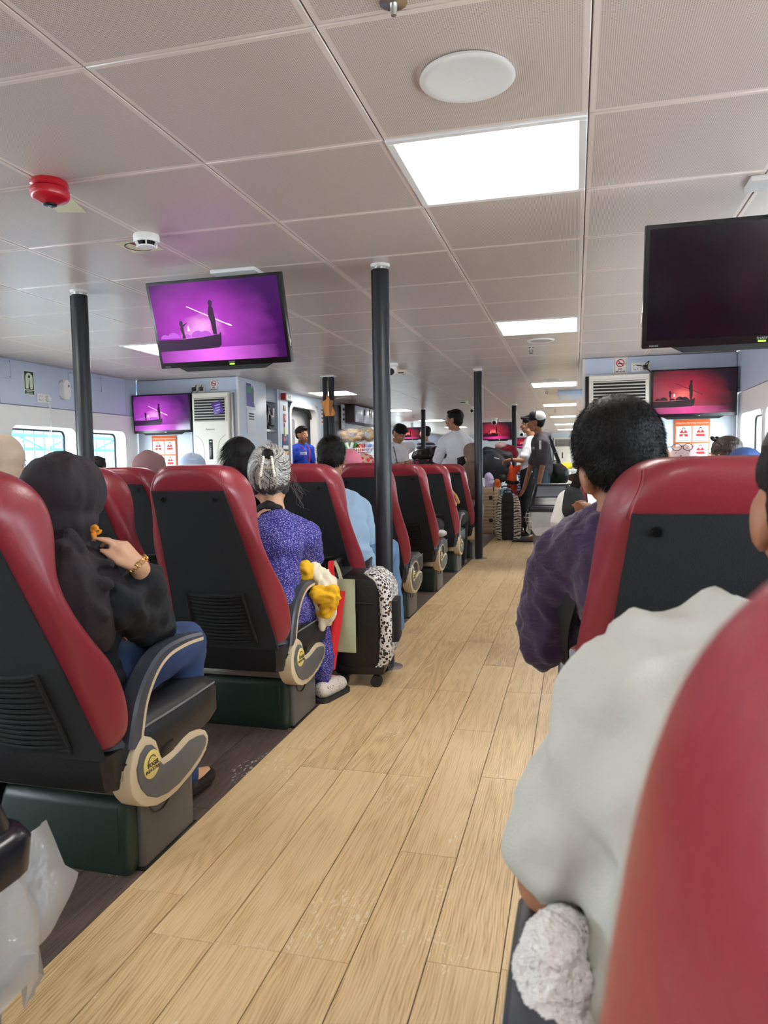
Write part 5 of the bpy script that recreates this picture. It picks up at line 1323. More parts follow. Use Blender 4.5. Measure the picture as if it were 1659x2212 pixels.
cable('looped black cable at the right partition socket', [W(1394,786,7.33), W(1402,780,7.30), W(1400,786,7.29), W(1398,795,7.30), W(1409,806,7.30)], m_black, .004)
# life jacket instruction posters
def poster(label, px0, py0, Y, w=.31, rows=2):
    a = W(px0, py0, Y); h = .42; c = a+Vector((w/2,0,-h/2)); m_or = M('poster_orange', (226,104,44), .5)
    t = sign(label, 'poster', c, (1,0,0), (0,-1,0), w, h, (226,104,44)); n = (0,-1,0)
    text_mesh('Lifejacket donning instruction', w*.078, c+Vector((0,-.0048,h/2-.032)), (1,0,0), (0,0,1), m_glow, t)
    for i in range(2):
        for j in range(2):
            p = c+Vector(((i-.5)*w*.475, 0, h/2-.135-j*.165)); pw, phh = w*.44, .148
            b = flat('picture_field', [(-pw/2,-phh/2),(pw/2,-phh/2),(pw/2,phh/2),(-pw/2,phh/2)], p, (1,0,0), n, M('poster_paper', (232,228,218), .5), t)
            k = .042
            flat('jacket_picture', [(-.36*k,.75*k),(-.75*k,.3*k),(-.95*k,-.75*k),(-.3*k,-.78*k),(0,-.15*k) if j == 0 and i == 0 else (0,-.8*k),(.3*k,-.78*k),(.95*k,-.75*k),(.75*k,.3*k),(.36*k,.75*k),(0,.2*k)], p+Vector((0,0,.008)), (1,0,0), n, m_redink, b, .0054)
            flat('jacket_band', [(-.78*k,.02*k),(.78*k,.02*k),(.80*k,-.22*k),(-.80*k,-.22*k)], p+Vector((0,0,.008)), (1,0,0), n, m_glow, b, .0062)
            flat('head_picture', [(.34*k*math.cos(q_), 1.02*k+.42*k*math.sin(q_)) for q_ in [i_*.5236 for i_ in range(12)]], p+Vector((0,0,.002)), (1,0,0), n, m_ink, b, .0058)
            flat('face_picture', [(.25*k*math.cos(q_), .92*k+.33*k*math.sin(q_)) for q_ in [i_*.5236 for i_ in range(12)]], p+Vector((0,0,.002)), (1,0,0), n, m_glow, b, .0066)
            flat('caption_line', [(-pw*.38,-.006),(pw*.38,-.006),(pw*.38,0),(-pw*.38,0)], p+Vector((0,0,-.060)), (1,0,0), n, M('caption_grey', (120,116,110), .6), b, .0054)
    return t
poster('orange life jacket instruction poster on the left partition', 328, 942, 7.392)
poster('orange life jacket instruction poster on the right partition', 1457, 907, 7.372)
# posters on the side of the left box
XS = -3.586; c = Vector((XS, 7.70, 1.835)); t = sign('purple and green phone advert poster on the side of the left partition', 'poster', c, (0,1,0), (1,0,0), .25, .30, (222,224,232))
flat('purple_field', [(-.11,-.13),(.10,-.13),(.02,.13),(-.11,.13)], c, (0,1,0), (1,0,0), M('poster_purple', (76,60,150), .5), t)
flat('green_field', [(-.09,.02),(.02,.02),(.02,.10),(-.09,.10)], c, (0,1,0), (1,0,0), M('poster_green', (40,130,80), .5), t, .0054)
flat('figure', [(.03,-.07),(.085,-.07),(.09,.06),(.075,.09),(.06,.12),(.045,.09),(.03,.06)], c, (0,1,0), (1,0,0), M('poster_grey', (96,86,90), .5), t, .0058)
c = Vector((XS, 7.71, 1.535)); t = sign('white notice in a plastic sleeve on the side of the left partition', 'notice', c, (0,1,0), (1,0,0), .22, .27, (226,228,232))
for i in range(3): flat('print_line', [(-.07,-.008),(.07,-.008),(.07,.008),(-.07,.008)], c+Vector((0,0,.09-.03*i)), (0,1,0), (1,0,0), m_ink if i < 2 else M('caption_grey'), t)

# --- ceiling devices
c = WZ(1009,163,ZC); t = thing('ceiling_speaker', 'large round white ceiling speaker before the nearest lamp', 'speaker', c)
obj('rim', MB().lathe([(.100,.0),(.118,-.003),(.121,-.010),(.112,-.014),(.101,-.011)], c, 40), m_white, t)
obj('grille', MB().lathe([(.0001,-.009),(.07,-.009),(.101,-.0085),(.101,0)], c, 40), M('speaker_grille', (178,174,168), .5, bump=(900,.5)), t)
obj('badge', MB().box(c+Vector((0,0,-.0105)), (.026,.006,.003), .001, Euler((0,0,R(-25)))), m_whitep, t)
def small_speaker(label, c):
    t = thing('ceiling_speaker', label, 'speaker', c); obj('rim', MB().lathe([(.08,-.006),(.10,-.010),(.112,0)], c, 28), m_white, t); obj('grille', MB().lathe([(.0001,-.008),(.085,-.007),(.085,0)], c, 28), M('speaker_grille'), t)
small_speaker('round ceiling speaker just beyond the second lamp', WZ(1168,735,ZC)); small_speaker('round ceiling speaker just before the third lamp', WZ(1193,820,ZC)); small_speaker('round ceiling speaker before the lamp of the double pole', WZ(700,843,ZC)); small_speaker('round ceiling speaker beyond the lamp of the double pole', WZ(742,860,ZC))
# fire alarm bell
c = WZ(106,392,ZC); c.z = ZC; m_fire = M('alarm_red', (186,22,38), .28, coat=.3)
t = thing('fire_alarm', 'glossy red round fire alarm bell on the ceiling at left', 'alarm', c)
obj('base', MB().lathe([(.058,0),(.062,-.006),(.062,-.016),(.056,-.022)], c, 12), m_fire, t)
obj('bell', MB().lathe([(.060,-.026),(.064,-.032),(.064,-.050),(.060,-.058),(.052,-.064),(.045,-.066),(.030,-.074),(.0001,-.078)], c, 40), m_fire, t)
obj('clapper_cover', MB().lathe([(.022,-.074),(.022,-.080),(.016,-.082),(.0001,-.082)], c, 24), M('gunmetal', (60,58,60), .35, metal=.8), t); obj('hub', MB().lathe([(.008,-.08),(.008,-.085),(.0001,-.086)], c, 12), m_steel, t)
s_ = WZ(158,450,ZC)
obj('yellow_label', MB().box((s_.x-.01, s_.y-.03, ZC-.001), (.105,.13,.002), 0, Euler((0,0,R(18)))), M('label_yellow', (226,224,186), .5), t)
c = WZ(316,508,ZC); c.z = ZC; t = thing('smoke_detector', 'white round smoke detector on the ceiling beside the fire alarm', 'detector', c)
obj('base', MB().lathe([(.052,0),(.054,-.006),(.054,-.026),(.050,-.032)], c, 32), m_whitep, t)
obj('vent_ring', MB().lathe([(.044,-.032),(.036,-.046)], c, 28, cap=False), m_black, t); obj('cap', MB().lathe([(.037,-.043),(.035,-.050),(.0001,-.053)], c, 28), m_whitep, t)
for i in range(6): a_ = i*1.047; obj('rib', MB().box(c+Vector((.042*math.cos(a_), .042*math.sin(a_), -.038)), (.014,.006,.018), .001, Euler((0,0,a_))), m_whitep, t)
s_ = WZ(300,532,ZC); obj('yellow_label', MB().box((s_.x, s_.y, ZC-.001), (.15,.15,.002)), M('label_yellow'), t)
obj('label_ring', MB().tube([(s_.x+.06*math.cos(q_), s_.y+.06*math.sin(q_), ZC-.0025) for q_ in [i*.3142 for i in range(21)]], .0018, 4), m_ink, t)
obj('label_flame', MB().prism([(-.01,-.05),(.04,-.045),(.03,-.01),(.0,-.012)], (s_.x, s_.y, ZC-.0022), (1,0,0), (0,1,0), -.001), m_redink, t)
tag(obj('sprinkler', MB().lathe([(.03,0),(.03,-.004),(.008,-.006),(.006,-.03)], WZ(850,2,ZC), 14), m_steel, loc=WZ(850,2,ZC)), 'ceiling sprinkler at the very top edge of the view', 'sprinkler', 'ceiling sprinklers')
def sprinkler(label, p):
    t = thing('sprinkler', label, 'sprinkler', p, 'ceiling sprinklers')
    obj('rose', MB().lathe([(.026,0),(.026,-.004),(.006,-.006),(.005,-.022)], p, 14), m_steel, t)
    for sg in (-1, 1): obj('frame_arm', MB().tube(smoothline([p+Vector((sg*.006,0,-.02)), p+Vector((sg*.016,0,-.034)), p+Vector((sg*.004,0,-.052))], 3), .003, 5), M('brass_dark', (84,72,60), .35, metal=.8), t)
    obj('deflector', MB().lathe([(.0001,-.056),(.018,-.056),(.018,-.053),(.0001,-.052)], p, 12), M('brass_dark'), t)
for lab, px, py in (('small ceiling sprinkler beyond the second lamp of the aisle', 1147,750), ('small ceiling sprinkler beyond the third lamp of the aisle', 1181,842), ('small ceiling sprinkler above the snack counter', 770,860), ('small ceiling sprinkler beyond the fourth aisle lamp', 1199,884), ('small ceiling sprinkler above the crewman at the counter', 893,897)):
    sprinkler(lab, WZ(px, py, ZC))
def cctv(label, p, s=1.0, face=(0,-1,-.4)):
    t = thing('security_camera', label, 'camera', p)
    obj('mount', MB().lathe([(.05*s,0),(.05*s,-.02*s),(.03*s,-.04*s)], p, 20), m_whitep, t); e_ = obj('eyeball', MB().ell(p+Vector((0,-.01,-.065*s)), .045*s), m_whitep, t)
    d = Vector(face).normalized(); obj('lens', MB().cyl(p+Vector((0,-.01,-.065*s))+d*.03*s, p+Vector((0,-.01,-.065*s))+d*.048*s, .03*s), m_black, t)
p = WZ(848,785,ZC); cctv('white security camera right of the near black pole', p, 1.1, (-.1,-1,-.35))
t = thing('alarm_sounder', 'small beige ceiling sounder beside the security camera', 'sounder', WZ(868,800,ZC)); p = WZ(868,800,ZC); obj('sounder_body', MB().box(p-Vector((0,0,.02)), (.11,.09,.04), .008), M('sounder_beige', (222,206,184), .5), t); obj('vents', MB().box(p-Vector((0,.045,.03)), (.06,.006,.012), .001), m_ink, t)
t = thing('alarm_sounder', 'small white ceiling sounder above the heavy white-shirted crewman', 'sounder', WZ(1001,866,ZC)); p = WZ(1001,866,ZC); obj('sounder_body', MB().box(p-Vector((0,0,.02)), (.14,.10,.04), .008), m_whitep, t); obj('vents', MB().box(p-Vector((0,.05,.03)), (.08,.006,.012), .001), m_ink, t)
cctv('black dome security camera left of the slim black pole', WZ(1020,879,ZC), .9); cctv('white dome security camera above the far red television', WZ(1068,903,ZC), 1.4); cctv('tiny white dome security camera above the farther red television', WZ(1127,930,ZC), 1.7)
t = thing('ceiling_hatch', 'pale blue ceiling box just left of the right partition', 'hatch', (.0,10.8,ZC)); obj('hatch_box', MB().box((-.06,11.0,ZC-.03), (.36,.9,.06), .006), M('hatch_blue', (176,196,222), .4), t); obj('hatch_lip', MB().box((-.06,10.98,ZC-.062), (.34,.86,.006), .002), m_upper, t)
# ================================================================== luggage rack alcove on the left
rk = thing('luggage_rack', 'grey open luggage rack beside the phone poster, full of dark bags', 'rack', (-4.2, 8.55, 0))
m_rack = M('rack_grey', (150,156,170), .5)
obj('header', MB().box((-3.80, 8.55, 1.93), (.06, .74, .18), .004), m_rack, rk)
obj('rack_back', MB().box((-4.72, 8.55, 1.0), (.04, .74, 2.0)), M('rack_dark', (40,42,48), .6), rk)
for z in (1.475, .75): obj('rack_shelf', MB().box((-4.24, 8.55, z), (.92, .74, .035), .006), m_alu, rk)
obj('rack_side', MB().box((-4.24, 8.905, 1.0), (.92, .02, 2.0), .002), m_rack, rk)
m_nyl = M('black_nylon', (15,15,18), .45, bump=(60,.2)); m_nyln = M('navy_nylon', (30,40,92), .4, bump=(60,.25)); m_zip = M('zip_silver', (180,180,184), .3, metal=.8)
def upright_bag(label, x, y, z, w, d, h, mat, group=None, name='backpack', cat='bag', stripe=None):
    """soft rounded bag: w along y, d along x"""
    t = thing(name, label, cat, (x, y, z), group)
    L = []
    for k, (zz, a) in enumerate(((0,.86),(.03,.98),(.25,1.02),(.55,1.0),(.8,.9),(.93,.7),(1.0,.34))): L.append([Vector((x+px, y+py, z+h*zz)) for px, py in rrect(d*a, w*a, min(d,w)*a*.3, 4)])
    obj('bag_body', MB().loft(L), mat, t)
    obj('front_pocket', MB().box((x+d*.5, y, z+h*.33), (.05,w*.72,h*.42), .02, seg=3), mat, t)
    obj('zip', MB().tube(smoothline([(x+d*.47, y-w*.40, z+h*.25), (x+d*.49, y-w*.36, z+h*.72), (x+d*.36, y, z+h*.93), (x+d*.49, y+w*.36, z+h*.72), (x+d*.47, y+w*.40, z+h*.25)], 5), .005, 5), m_zip, t)
    obj('carry_loop', MB().tube(smoothline([(x,y-.04,z+h*.97),(x,y-.03,z+h*1.05),(x,y+.03,z+h*1.05),(x,y+.04,z+h*.97)], 4), .008, 6), mat, t)
    if stripe: obj('shine_panel', MB().box((x+d*.5+.012, y+w*.28, z+h*.5), (.02,.03,h*.6), .006), stripe, t)
    return t
m_shine = M('silver_panel', (200,204,210), .25)
upright_bag('black backpack at the left end of the upper luggage rack', -3.98, 8.31, 1.494, .15, .30, .35, m_nyl, 'bags on the upper rack')
upright_bag('black backpack with a silver panel, second on the upper luggage rack', -3.97, 8.44, 1.494, .15, .30, .35, m_nyl, 'bags on the upper rack', stripe=m_shine)
upright_bag('navy blue backpack in the middle of the upper luggage rack', -3.96, 8.58, 1.494, .15, .30, .34, m_nyln, 'bags on the upper rack')
upright_bag('black and white backpack at the right end of the upper luggage rack', -3.94, 8.72, 1.494, .18, .32, .34, m_nyl, 'bags on the upper rack', stripe=M('white_panel', (226,226,228), .4))
def case(label, x, y, z, sx, sy, sz, mat, ribs='x', name='suitcase', handle=True, wheels=True, n=9, face=1):
    t = thing(name, label, 'suitcase', (x, y, z)); z0 = z+(.05 if wheels else 0)
    obj('shell', MB().box((x, y, z0+sz/2), (sx, sy, sz), min(sx,sy)*.16, seg=4), mat, t)
    for i in range(n):
        u_ = (i+.5)/n-.5
        if ribs == 'v': obj('rib', MB().box((x+u_*sx*.82, y-sy/2-.001, z0+sz/2), (sx*.82/n*.55,.012,sz*.84), .004, seg=1), mat, t)
        elif ribs == 'h': obj('rib', MB().box((x, y-sy/2-.001, z0+sz/2+u_*sz*.84), (sx*.78,.012,sz*.84/n*.55), .004, seg=1), mat, t)
    obj('zip', MB().box((x+sx*.22, y, z0+sz/2), (.012, sy+.004, sz+.004), .004), m_seamdark, t)
    if handle:
        obj('side_handle', MB().tube(smoothline([(x-.05,y,z0+sz),(x-.045,y,z0+sz+.025),(x+.045,y,z0+sz+.025),(x+.05,y,z0+sz)], 4), .009, 6), m_black, t)
        for zz in (.3, .78): obj('latch', MB().box((x+sx*.1, y-sy/2-.006, z0+sz*zz), (.05,.012,.055), .004), m_black, t)
    if wheels:
        for dx in (-1, 1):
            for dy in (-1, 1): obj('wheel', MB().cyl((x+dx*sx*.36-.012, y+dy*sy*.34, z+.026), (x+dx*sx*.36+.012, y+dy*sy*.34, z+.026), .026, n=14), m_black, t)
    return t
case('silver flat case lying on the lower luggage rack at left', -3.98, 8.43, .768, .34, .32, .20, M('silver_shell', (176,178,182), .3, metal=.3), 'h', wheels=False, n=5)
case('grey ribbed case on top of the silver case in the lower luggage rack', -3.98, 8.38, .97, .32, .30, .22, M('steel_shell', (120,122,128), .35), 'h', wheels=False, n=5)
case('black upright suitcase on the lower luggage rack at right', -3.97, 8.74, .768, .34, .26, .42, m_nyl, None, wheels=False, n=0)
case('white topped case above the black suitcase on the luggage rack', -3.97, 8.72, 1.215, .30, .30, .16, M('pale_shell', (206,210,214), .35), 'h', wheels=False, n=4)
# wall pier beside the shelf: exit box, panels, stickers
XW = X2+.002
t = thing('exit_light', 'green and white exit light box with a red end beside the doorway', 'light', (XW, 9.12, 1.93))
obj('box', MB().box((XW+.03, 9.12, 1.935), (.06,.26,.085), .006), M('exit_white', (228,232,230), .4), t); obj('red_end', MB().box((XW+.035, 9.0, 1.935), (.062,.04,.087), .004), m_redink, t)
text_mesh('EXIT', .05, (XW+.0615, 9.14, 1.935), (0,1,0), (0,0,1), M('exit_green', (20,130,70), .5), t)
for lab, y, z, w, h, rgb in (('small brown wooden plaque on the pier beside the luggage rack', 9.10, 1.79, .07, .07, (150,116,66)), ('red and white fire sign on the pier beside the luggage rack', 9.10, 1.66, .07, .11, (190,34,40)), ('small red sticker under the fire sign on the pier', 9.09, 1.565, .045, .05, (196,52,50)), ('pale yellow strip sticker on the pier beside the luggage rack', 9.10, 1.475, .06, .11, (212,222,150))):
    t = thing('wall_sign', label=lab, cat='sign', loc=(XW, y, z)); obj('sign_plate', MB().box((XW+.003, y, z), (.006,w,h), .001), M('s_%d_%d' % rgb[:2], rgb, .5), t)
    if 'fire' in lab: obj('white_symbol', MB().box((XW+.0065, y+.01, z), (.001,.022,.06)), M('patch_white'), t)
t = thing('sticker_cluster', 'dark blue poster with yellow and red bands on the pier by the doorway', 'poster', (XW, 9.10, 1.31))
obj('poster_sheet', MB().box((XW+.003, 9.10, 1.31), (.005,.20,.27), .001), M('poster_navy', (46,58,96), .5), t)
obj('white_band', MB().box((XW+.0062, 9.10, 1.27), (.001,.18,.05)), M('patch_white'), t); obj('yellow_band', MB().box((XW+.0062, 9.10, 1.205), (.001,.18,.035)), M('band_yellow', (230,180,50), .5), t); obj('red_band', MB().box((XW+.0062, 9.10, 1.18), (.001,.18,.015)), m_redink, t)
obj('red_figure', MB().ell((XW+.006, 9.07, 1.38), (.001,.03,.035)), M('figure_orange', (214,90,70), .5), t); obj('blue_figure', MB().ell((XW+.006, 9.14, 1.385), (.001,.025,.03)), M('figure_blue', (80,130,190), .5), t)
t = thing('wall_notice', 'narrow white notice with red print on the pier right of the doorway', 'notice', (XW, 10.58, 1.75)); obj('notice_sheet', MB().box((XW+.003, 10.58, 1.77), (.005,.09,.26), .001), M('poster_paper', (232,228,218), .5), t)
for i in range(4): obj('print_line', MB().box((XW+.0062, 10.58, 1.86-.06*i), (.001,.06,.022)), m_redink if i % 2 else m_ink, t)

# ================================================================== snack counter
m_wal = M('dark_walnut', (62,48,46), .45, var=(5,(48,36,35),(1,1,6)))
t = thing('snack_counter', 'dark walnut snack counter against the left wall beyond the doorway', 'counter', (-3.2, 11.6, 0))
obj('counter_body', MB().box((-3.20, 11.7, .53), (.93, 2.6, 1.06), .01), m_wal, t); obj('counter_top', MB().box((-3.185, 11.7, 1.085), (.99, 2.68, .045), .01), M('counter_brown', (96,64,52), .35), t)
t = thing('wall_cladding', 'dark walnut wall panel behind the double pole', 'panel', (-3.73, 11.1, 0)); obj('cladding_board', MB().box((-3.715, 11.15, .95), (.05,.9,1.52), .005), m_wal, t); obj('cladding_strip', MB().box((-3.715, 11.15, 1.85), (.052,.9,.26), .005), m_wal, t)
cb_ = thing('wall_cabinet', 'long silver-lilac wall cabinet above the snack counter', 'cabinet', (-3.6, 12.4, 1.72))
obj('cabinet_body', MB().box((-3.62, 12.38, 1.855), (.26, 1.86, .27), .005), m_wal, cb_)
m_cab = M('lilac_laminate', (186,186,206), .35)
for i in range(4):
    d = obj('cabinet_door', MB().box((-3.485, 11.68+.465*i, 1.855), (.02, .455, .262), .004), m_cab, cb_); obj('handle', MB().cyl((-3.468, 11.5+.465*i, 1.84), (-3.468, 11.5+.465*i, 1.92), .006, n=8), m_steel, d)
t = thing('notice_strip', 'tall white notice strip left of the wall cabinet', 'notice', (-3.47, 11.36, 1.8)); obj('notice_sheet', MB().box((-3.66, 11.36, 1.80), (.02,.16,.40), .003), M('patch_white'), t)
for i in range(4): obj('print_block', MB().box((-3.648, 11.36, 1.92-.08*i), (.002,.10,.035)), M('print_mauve', (150,120,150), .5) if i % 2 else m_ink, t)
for i, (px, L) in enumerate(((753,.30),(768,.26),(783,.30),(794,.34))):
    p = W(px, 886, 11.9+.28*i); lab = ['black-handled ladle', 'black-handled whisk', 'wire strainer', 'long skimmer'][i]+' hanging from the wall cabinet, '+['leftmost', 'second', 'third', 'rightmost'][i]+' of four'
    t = thing('utensil', lab, 'utensil', p, 'kitchen tools hanging from the wall cabinet'); p.x = -3.455
    obj('handle', MB().cyl(p+Vector((.01,0,.0)), p+Vector((.01,0,-.10)), .008, n=8), m_black if i < 2 else m_steel, t); obj('shaft', MB().cyl(p+Vector((.01,0,-.10)), p+Vector((.01,0,-L)), .004, n=6), m_steel, t)
    obj('hook', MB().tube(smoothline([p+Vector((.01,0,0)), p+Vector((.02,0,.015)), p+Vector((.01,0,.03)), p], 4), .003, 5), m_steel, t)
    if i == 2: obj('ring', MB().tube([p+Vector((.012,.05+.035*math.cos(q),-.08+.035*math.sin(q))) for q in [k*.52 for k in range(13)]], .003, 5), m_steel, t)
m_bread = M('bread_gold', (214,168,96), .7, bump=(40,.4), var=(9,(232,204,150))); 
m_film = bpy.data.materials.new('clear_film'); m_film.use_nodes = True; _nt = m_film.node_tree; _nt.nodes.clear()
_n = nn(_nt, 'ShaderNodeTexNoise', {'Scale': 14.0, 'Detail': 4.0}); _b = nn(_nt, 'ShaderNodeBump', {'Height': _n.outputs[0], 'Strength': .6, 'Distance': .02})
_g = nn(_nt, 'ShaderNodeBsdfGlossy', {1: .12, 'Normal': _b.outputs[0]}); _d = nn(_nt, 'ShaderNodeBsdfDiffuse', {0: (.85,.85,.87,1)})
_gd = nn(_nt, 'ShaderNodeMixShader', {0: .62, 1: _g.outputs[0], 2: _d.outputs[0]}); _mx = nn(_nt, 'ShaderNodeMixShader', {0: .55, 1: nn(_nt, 'ShaderNodeBsdfTransparent').outputs[0], 2: _gd.outputs[0]})
_nt.links.new(_mx.outputs[0], nn(_nt, 'ShaderNodeOutputMaterial').inputs[0])
m_film2 = m_film.copy(); m_film2.name = 'thin_clear_film'
for _k in m_film2.node_tree.nodes:
    if _k.type == 'MIX_SHADER' and _k.inputs[0].default_value < .6: _k.inputs[0].default_value = .30
def bread_bag(label, c, r, seed):
    t = thing('bread_bag', label, 'food bag', c); me = blob_mesh([ell(c, r), ell(c+Vector((-r[0]*.8,0,r[2]*.3)), (r[0]*.4,r[1]*.6,r[2]*.4))], .012, 2); fold(me, .022, 14, seed); mesh_obj('film', me, m_film2, t)
    for i in range(7): obj('bun', MB().ell(c+Vector((r[0]*.62*math.cos(i*.9+seed), r[1]*.3*math.sin(i*2.1), r[2]*.55*math.sin(i*.9+seed))), (r[0]*.32, r[1]*.5, r[2]*.34), n=12, m=8), m_bread, t)
bread_bag('clear bag of golden bread rolls hanging over the counter, left one', W(762,940,10.6), (.20,.14,.12), 1); bread_bag('clear bag of golden bread rolls over the counter, right one', W(793,939,10.75), (.19,.14,.12), 4)
ZT = 1.108
cr = thing('crate', 'blue plastic crate with green snack packs on the counter', 'crate', W(757,986,10.6)); p = W(757,988,10.6); p.z = ZT
m_crb = M('crate_blue', (48,58,120), .4)
for dz, w_, col in ((.04,.20,m_crb), (.085,.205,m_whitep), (.12,.20,m_crb)): obj('crate_wall', MB().box(p+Vector((0,0,dz)), (w_,.24,.04), .008), col, cr)
for i in range(5): 
    q_ = p+Vector((-.07+.036*i, -.05+.03*(i % 3), .19)); t = thing('snack_pack', ['green snack pack leaning at the left end of the blue crate', 'white snack pack second in the blue crate', 'green snack pack in the middle of the blue crate', 'white snack pack fourth in the blue crate', 'green snack pack at the right end of the blue crate'][i], 'snack', q_, 'snack packs in the blue crate')
    obj('pack', MB().box(q_, (.05,.03,.13), .012, Euler((.2*(i-2),.3*(i-2),.2))), M('pack_green', (60,150,70), .35) if i % 2 == 0 else M('pack_white', (226,230,226), .35), t)
bs_ = thing('wire_basket', 'white wire basket of sachets on the counter', 'basket', W(789,988,10.6)); p = W(789,990,10.6); p.z = ZT
for k in range(4): 
    z = ZT+.01+.05*k; obj('wire_ring', MB().tube([(p.x+sx*.15, p.y+sy*.12, z) for sx, sy in ((-1,-1),(1,-1),(1,1),(-1,1),(-1,-1))], .005, 5), m_whitep, bs_)
for k in range(10): obj('wire', MB().cyl((p.x-.15+.0333*k, p.y-.12, ZT), (p.x-.15+.0333*k, p.y-.12, ZT+.165), .004, n=5), m_whitep, bs_)
for i in range(6):
    q_ = p+Vector((-.11+.044*i, .0, .16)); rgb = [(160,50,60),(190,80,60),(150,40,70),(170,170,210),(120,150,200),(200,206,226)][i]
    t = thing('sachet', ['dark red', 'orange red', 'plum', 'lilac', 'sky blue', 'pale white'][i]+' sachet standing in the white wire basket', 'snack', q_, 'sachets in the wire basket'); obj('packet', MB().box(q_, (.05,.05,.14), .014, Euler((.15*(i-3),.2*(i-2),.1*i))), M('sachet_%d' % i, rgb, .35), t)

# ================================================================== luggage by the aisle end
m_gold = M('champagne_shell', (196,170,140), .32, metal=.25); m_lbl = M('light_blue_shell', (140,176,196), .35)
case('champagne ribbed suitcase standing on the floor behind the slim black pole', -1.14, 10.05, 0, .32, .30, .64, m_gold, 'h', n=12)

case('light blue suitcase squeezed between the champagne suitcase and the zebra bag', -.92, 10.08, 0, .12, .34, .62, m_lbl, 'v', n=3)
zb = thing('striped_bag', 'black bag with zebra-patterned sides standing upright in the aisle', 'bag', (-.86, 9.72, 0))
L = []
for zz, a in ((0,.82),(.03,.95),(.18,1.0),(.36,.98),(.50,.88),(.58,.70),(.61,.42)): L.append([Vector((-.86+px, 9.74+py, zz)) for px, py in rrect(.335*a, .22, .09*a, 5)])
mz, nt, bs = nodes('zebra_print', rgb=(220,206,184), rough=.6)
tc = nn(nt, 'ShaderNodeTexCoord'); wv = nn(nt, 'ShaderNodeTexWave', {'Vector': tc.outputs['Object'], 'Scale': 9.0, 'Distortion': 9.0, 'Detail': 2.0}, bands_direction='Z')
nt.links.new(ramp(nt, wv.outputs[1], [(.30,(40,34,32)),(.42,(220,206,184))]), bs.inputs['Base Color'])
obj('bag_body', MB().loft(L), mz, zb); m_blk = M('black_nylon')
cp_ = MB(); cp_.loft([[Vector((-.86+px, 9.74+py, zz)) for px, py in rrect(.17*a, .245, .03, 3)] for zz, a in ((.005,.9),(.05,1.0),(.3,1.02),(.5,1.0),(.585,.9),(.625,.6))]); obj('black_panel', cp_, m_blk, zb)
for i in range(5): obj('crease', MB().tube([(-.94,9.615,.1+.1*i),(-.86,9.612,.105+.1*i),(-.78,9.615,.1+.1*i)], .005, 5), m_blk, zb)
obj('carry_loop', MB().tube(smoothline([(-.92,9.72,.60),(-.90,9.70,.655),(-.82,9.70,.655),(-.80,9.72,.60)], 4), .010, 6), m_blk, zb)
t = thing('floor_mat', 'black rubber mat on the floor under the standing men', 'mat', (-.55, 9.75, .0)); obj('mat_sheet', MB().box((-.58, 9.72, .007), (.42,.60,.008), .002), m_gasket, t)
# luggage trolley with its load
tr = thing('luggage_trolley', 'chrome luggage trolley loaded beside the white-shirted man', 'trolley', (-.95, 10.6, 0))
m_chr = M('chrome', (206,208,212), .14, metal=1)
for dx in (-.06, .05): obj('upright', MB().cyl(W(1090,1003,10.3)+Vector((dx,0,0)), Vector((W(1090,1003,10.3).x+dx, 10.3, .10)), .018, n=12), m_chr, tr)
obj('push_handle', MB().tube(smoothline([W(1086,1002,10.3), W(1088,992,10.2), W(1096,988,10.12), W(1106,992,10.05)], 4), .016, 8), m_chr, tr)
obj('platform', MB().box((-.95, 10.75, .115), (.55,.85,.03), .006), m_chr, tr)
for dx in (-.22, .22):
    for y in (10.42, 11.05): obj('wheel', MB().cyl((-.95+dx-.015, y, .05), (-.95+dx+.015, y, .05), .05, n=16), m_black, tr)
def soft(label, shapes, mat, name='bag', cat='bag', folds=(.012,10,3), vox=.012, extra=None):
    c = shapes[0][1]; t = thing(name, label, cat, c); blob(name+'_body', shapes, vox, mat, t, 3, folds)
    if extra: extra(t)
    return t
case('dark red suitcase on the luggage trolley', -.80, 10.85, .13, .30, .40, .48, M('dark_red_shell', (120,30,44), .4), 'v', wheels=False, n=5)
soft('bright orange life vest bundle hanging on the luggage trolley', [cap(W(1100,1010,10.25), .06, W(1108,1052,10.25), .075), ell(W(1122,1015,10.35), (.085,.08,.07))], cloth('safety_orange', (240,84,40)), 'life_vest', 'life vest',
     extra=lambda t: (obj('vest_strap', MB().band(smoothline([W(1092,1040,10.14), W(1106,1043,10.12), W(1122,1042,10.18)], 4), (0,-1,0), .05, .004), m_strap, t), obj('buckle', MB().box(W(1108,1043,10.10), (.05,.012,.05), .004), m_black, t)))
soft('blue and white rope coil hanging beside the orange life vest', [cap(W(1121,1020,10.12), .02, W(1129,1062,10.10), .02), cap(W(1128,1015,10.15), .022, W(1120,1060,10.12), .02)], striped('rope_blue', (44,92,176), (226,228,232), 2, 26, .5), 'rope', 'rope', (.004,30,2), .008)
soft('dark grey soft suitcase tilted on top of the champagne suitcase', [ell(W(1068,1003,10.12), (.20,.12,.20), Matrix.Rotation(R(14), 4, 'Y')), *[cap(W(1068,1003,10.12)+Matrix.Rotation(R(14), 3, 'Y') @ Vector((-.15,0,z_)), .07, W(1068,1003,10.12)+Matrix.Rotation(R(14), 3, 'Y') @ Vector((.15,0,z_)), .07) for z_ in (-.15,-.05,.05,.15)]], M('dark_grey_nylon', (40,44,54), .55, bump=(200,.2)), 'soft_suitcase', 'bag', (.003,8,1),
     extra=lambda t: (obj('label_patch', MB().box(W(1073,990,9.87), (.07,.006,.014), .001, Euler((0,R(16),0))), M('patch_white'), t), obj('zip', MB().tube([W(1042,972,9.93), W(1060,968,9.93), W(1085,976,9.95)], .006, 5), m_seamdark, t)))
